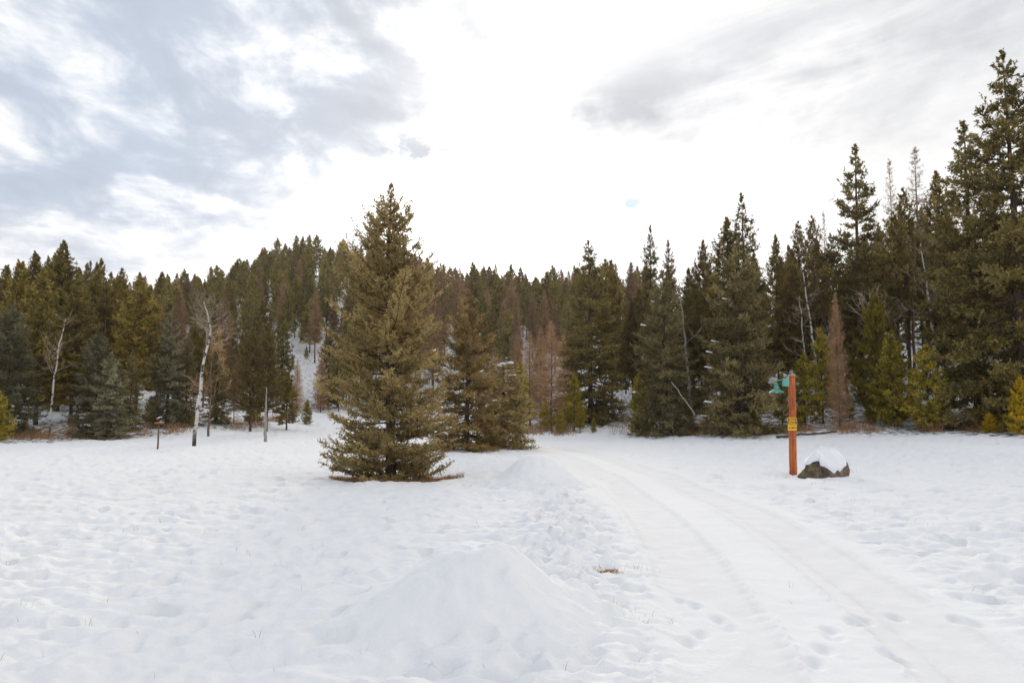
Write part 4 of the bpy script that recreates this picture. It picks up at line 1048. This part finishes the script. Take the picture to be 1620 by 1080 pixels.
# sign
sc_ = P(1250.8, 670.2, PY); sy_ = PY-.118
sg = empty('warning_sign', (sc_.x, sy_, sc_.z), 'small yellow SLOW DOWN 10 MPH sign fixed to the orange post', 'sign')
sg.rotation_euler = (0, 0, .05)
sw, sh = 14.4/F*PY, 20.5/F*PY
obj('board', box_mesh('board', (0, 0, 0), (sw, .008, sh), M['yellow_sign'], .003), sg)
mb = MB()
fz0 = sh*.21; fw, fh = sw*.80, sh*.45; tk = .008
for cx_, cz_, w_, h_ in ((0, fz0+fh/2, fw+tk, tk), (0, fz0-fh/2, fw+tk, tk), (-fw/2, fz0, tk, fh-tk-.001), (fw/2, fz0, tk, fh-tk-.001)):
    mb.box((cx_, -.0052, cz_), (w_, .002, h_))
obj('border', mb.mesh('border', [M['black']]), sg)
def text(body, z, size, parent):
    cu = bpy.data.curves.new('lettering', 'FONT'); cu.body = body; cu.size = size; cu.align_x = 'CENTER'; cu.align_y = 'CENTER'; cu.extrude = .0008; cu.offset = size*.02
    cu.materials.append(M['black'])
    tmp = bpy.data.objects.new('lettering', cu); C.objects.link(tmp)
    me = bpy.data.meshes.new_from_object(tmp); bpy.data.objects.remove(tmp); me.name = 'lettering'
    o = bpy.data.objects.new('lettering', me); C.objects.link(o); o.parent = parent
    o.location = (0, -.0055, z); o.rotation_euler = (math.pi/2, 0, 0)
    return o
text('SLOW', fz0+fh*.24, .082, sg); text('DOWN', fz0-fh*.23, .078, sg); text('10 MPH', -sh*.30, .068, sg)
mb = MB(); mb.box((0, -.0048, -sh*.10), (sw*.7, .0015, .007)); obj('underline', mb.mesh('underline', [M['black']]), sg)

# ------------------------------------------------------------------ boulder with a snow cap
RY = 20.3
rc = P(1304, 760, RY); rz0 = gz(rc.x, RY)
bo = empty('boulder', (rc.x, RY, rz0), 'brown mossy boulder under a thick snow cap beside the orange post', 'boulder')
m, nt, b, x = new_mat('rock')
oc = objcoord(nt); n1 = x.noise(oc, 7, 8, .7); n2 = x.noise(oc, 2.0, 4, .6); n3 = x.noise(oc, 3.2, 5, .6)
col = x.mix(x.step(n1, .35, .65), (0.045, 0.030, 0.020), (0.20, 0.145, 0.105))
col = x.mix(x.step(n2, .58, .68), col, (0.30, .25, .20))
spx = nt.nodes.new('ShaderNodeSeparateXYZ'); nt.links.new(oc, spx.inputs[0])
col = x.mix(x.mul(x.step(n3, .50, .62), x.step(spx.outputs[0], -.30, -.46)), col, (0.16, .17, .015))
nt.links.new(col, b.inputs['Base Color']); b.inputs['Roughness'].default_value = .9; bump(nt, n1, .8, .05, b); M['rock'] = m
import bmesh
bm = bmesh.new(); bmesh.ops.create_icosphere(bm, subdivisions=5, radius=1)
rk = random.Random(4)
planes = [(Vector((rk.gauss(0, 1), rk.gauss(0, 1), rk.gauss(.2, .7))).normalized(), rk.uniform(.68, .92)) for _ in range(9)]
rx_, ry_, rzz = 35.5/F*RY, .48, 0.57
def rock_r(d):
    r = 1.0
    for pn, pd in planes:
        q = d.dot(pn)
        if q > 1e-3: r = min(r, pd/q)
    return r
for v in bm.verts:
    d = v.co.normalized(); r = rock_r(d)*1.12
    nz_ = fbm(np.array([d.x*2.5+d.z*1.7]), np.array([d.y*2.5-d.z*1.3]), 4, 9)[0]
    r *= 1+.06*nz_
    v.co = Vector((d.x*rx_*r, d.y*ry_*r, d.z*rzz*r))
for f in bm.faces: f.smooth = False
me = bpy.data.meshes.new('rock'); bm.to_mesh(me); bm.free(); me.materials.append(M['rock'])
obj('rock', me, bo)
# cap: thick where it lies on top, thin scalloped rim on the flanks
nr, na = 26, 96; V = []; 
for i in range(nr+1):
    for j in range(na):
        a = j/na*2*math.pi
        lim = 72 + 15*float(fbm(np.array([1.1*math.cos(a)+4.7]), np.array([1.1*math.sin(a)]), 2, 321)[0]) + 2*float(fbm(np.array([4*math.cos(a)]), np.array([4*math.sin(a)+9]), 3, 322)[0])
        if math.cos(a) < -.5: lim -= 14
        th2 = math.radians(lim)*i/nr
        d = Vector((math.sin(th2)*math.cos(a), math.sin(th2)*math.sin(a), math.cos(th2)))
        base = .98
        r = .45*rock_r(d)*1.12 + .55*base
        t_ = .105*math.sqrt(max(0.0, 1-(i/nr)**4))
        t_ += .015*float(fbm(np.array([d.x*3]), np.array([d.y*3]), 2, 77)[0])
        if i == nr: t_ = -.10
        elif i == nr-1: t_ *= .6
        sn = math.sin(th2)
        V.append((d.x*rx_*r*(1+t_*.8)-.03*(1-sn), d.y*ry_*r*(1+t_*.9), (d.z*rzz*r+t_*.75*(1+.3*d.z))*(1-.16*sn*(1-sn)*2.2)+.03+.05*(1-sn)+.085*float(fbm(np.array([d.x*1.5+.3]), np.array([d.y*1.5]), 3, 78)[0])))
V = np.array(V); T = []
for i in range(nr):
    for j in range(na):
        a, b_ = i*na+j, i*na+(j+1) % na
        T += [(a, a+na, b_+na), (a, b_+na, b_)]
obj('snow_cap', mesh_data('snow_cap', V, T, [M['clump']], None, None, True), bo)

# ------------------------------------------------------------------ bird feeder on a post
FY = 36.5; fb = P(249.5, 708.5, FY); fbz = gz(fb.x, FY)
bf = empty('bird_feeder', (fb.x, FY, fbz), 'small wooden bird feeder tray on a thin post in the left snowfield', 'bird feeder')
fh_ = P(249, 670, FY).z-fbz
mb = MB(); mb.tube([(0, 0, -.2), (.01, 0, fh_*.5), (.0, 0, fh_)], [.042, .04, .036], 8, 0, True, .05, rgp); obj('post', mb.mesh('post', [M['wood']], True), bf)
mb = MB(); mb.box((.02, 0, fh_+.015), (.32, .26, .03))
for s_ in (-1, 1): mb.box((.02, s_*.122, fh_+.055), (.32, .016, .05)); mb.box((.02+s_*.152, 0, fh_+.055), (.016, .226, .05))
obj('tray', mb.mesh('tray', [M['redwood']]), bf)
mb = MB(); mb.tube([(.02, .05, fh_+.03), (.02, .05, fh_+.24)], .012, 6); obj('roof_support', mb.mesh('roof_support', [M['wood']]), bf)
Rm = np.array(Matrix.Rotation(-.42, 3, 'Y'))
mb = MB(); mb.box((.02, .0, fh_+.235), (.26, .22, .018), 0, Rm); ro_ = obj('roof', mb.mesh('roof', [M['wood']]), bf)
me = snow_clump('roof_snow', None, (.015, 0, fh_+.262), (1, 0, .45), .27, .22, .04, 5); obj('roof_snow', me, ro_)
me = snow_clump('tray_snow', None, (.10, 0, fh_+.075), (1, 0.1, 0), .14, .2, .03, 6); obj('tray_snow', me, bf)


# ------------------------------------------------------------------ thin evening air
m = bpy.data.materials.new('air'); m.use_nodes = True; nt = m.node_tree
nt.nodes.remove(nt.nodes['Principled BSDF'])
pv = nt.nodes.new('ShaderNodeVolumePrincipled'); pv.inputs['Color'].default_value = (1.0, 0.86, 0.72, 1)
pv.inputs['Density'].default_value = 0.00016; pv.inputs['Anisotropy'].default_value = 0.6
nt.links.new(pv.outputs[0], nt.nodes['Material Output'].inputs['Volume'])
obj('haze', box_mesh('haze', (0, 0, 36), (6300, 6300, 76), m, .5), kind='stuff')
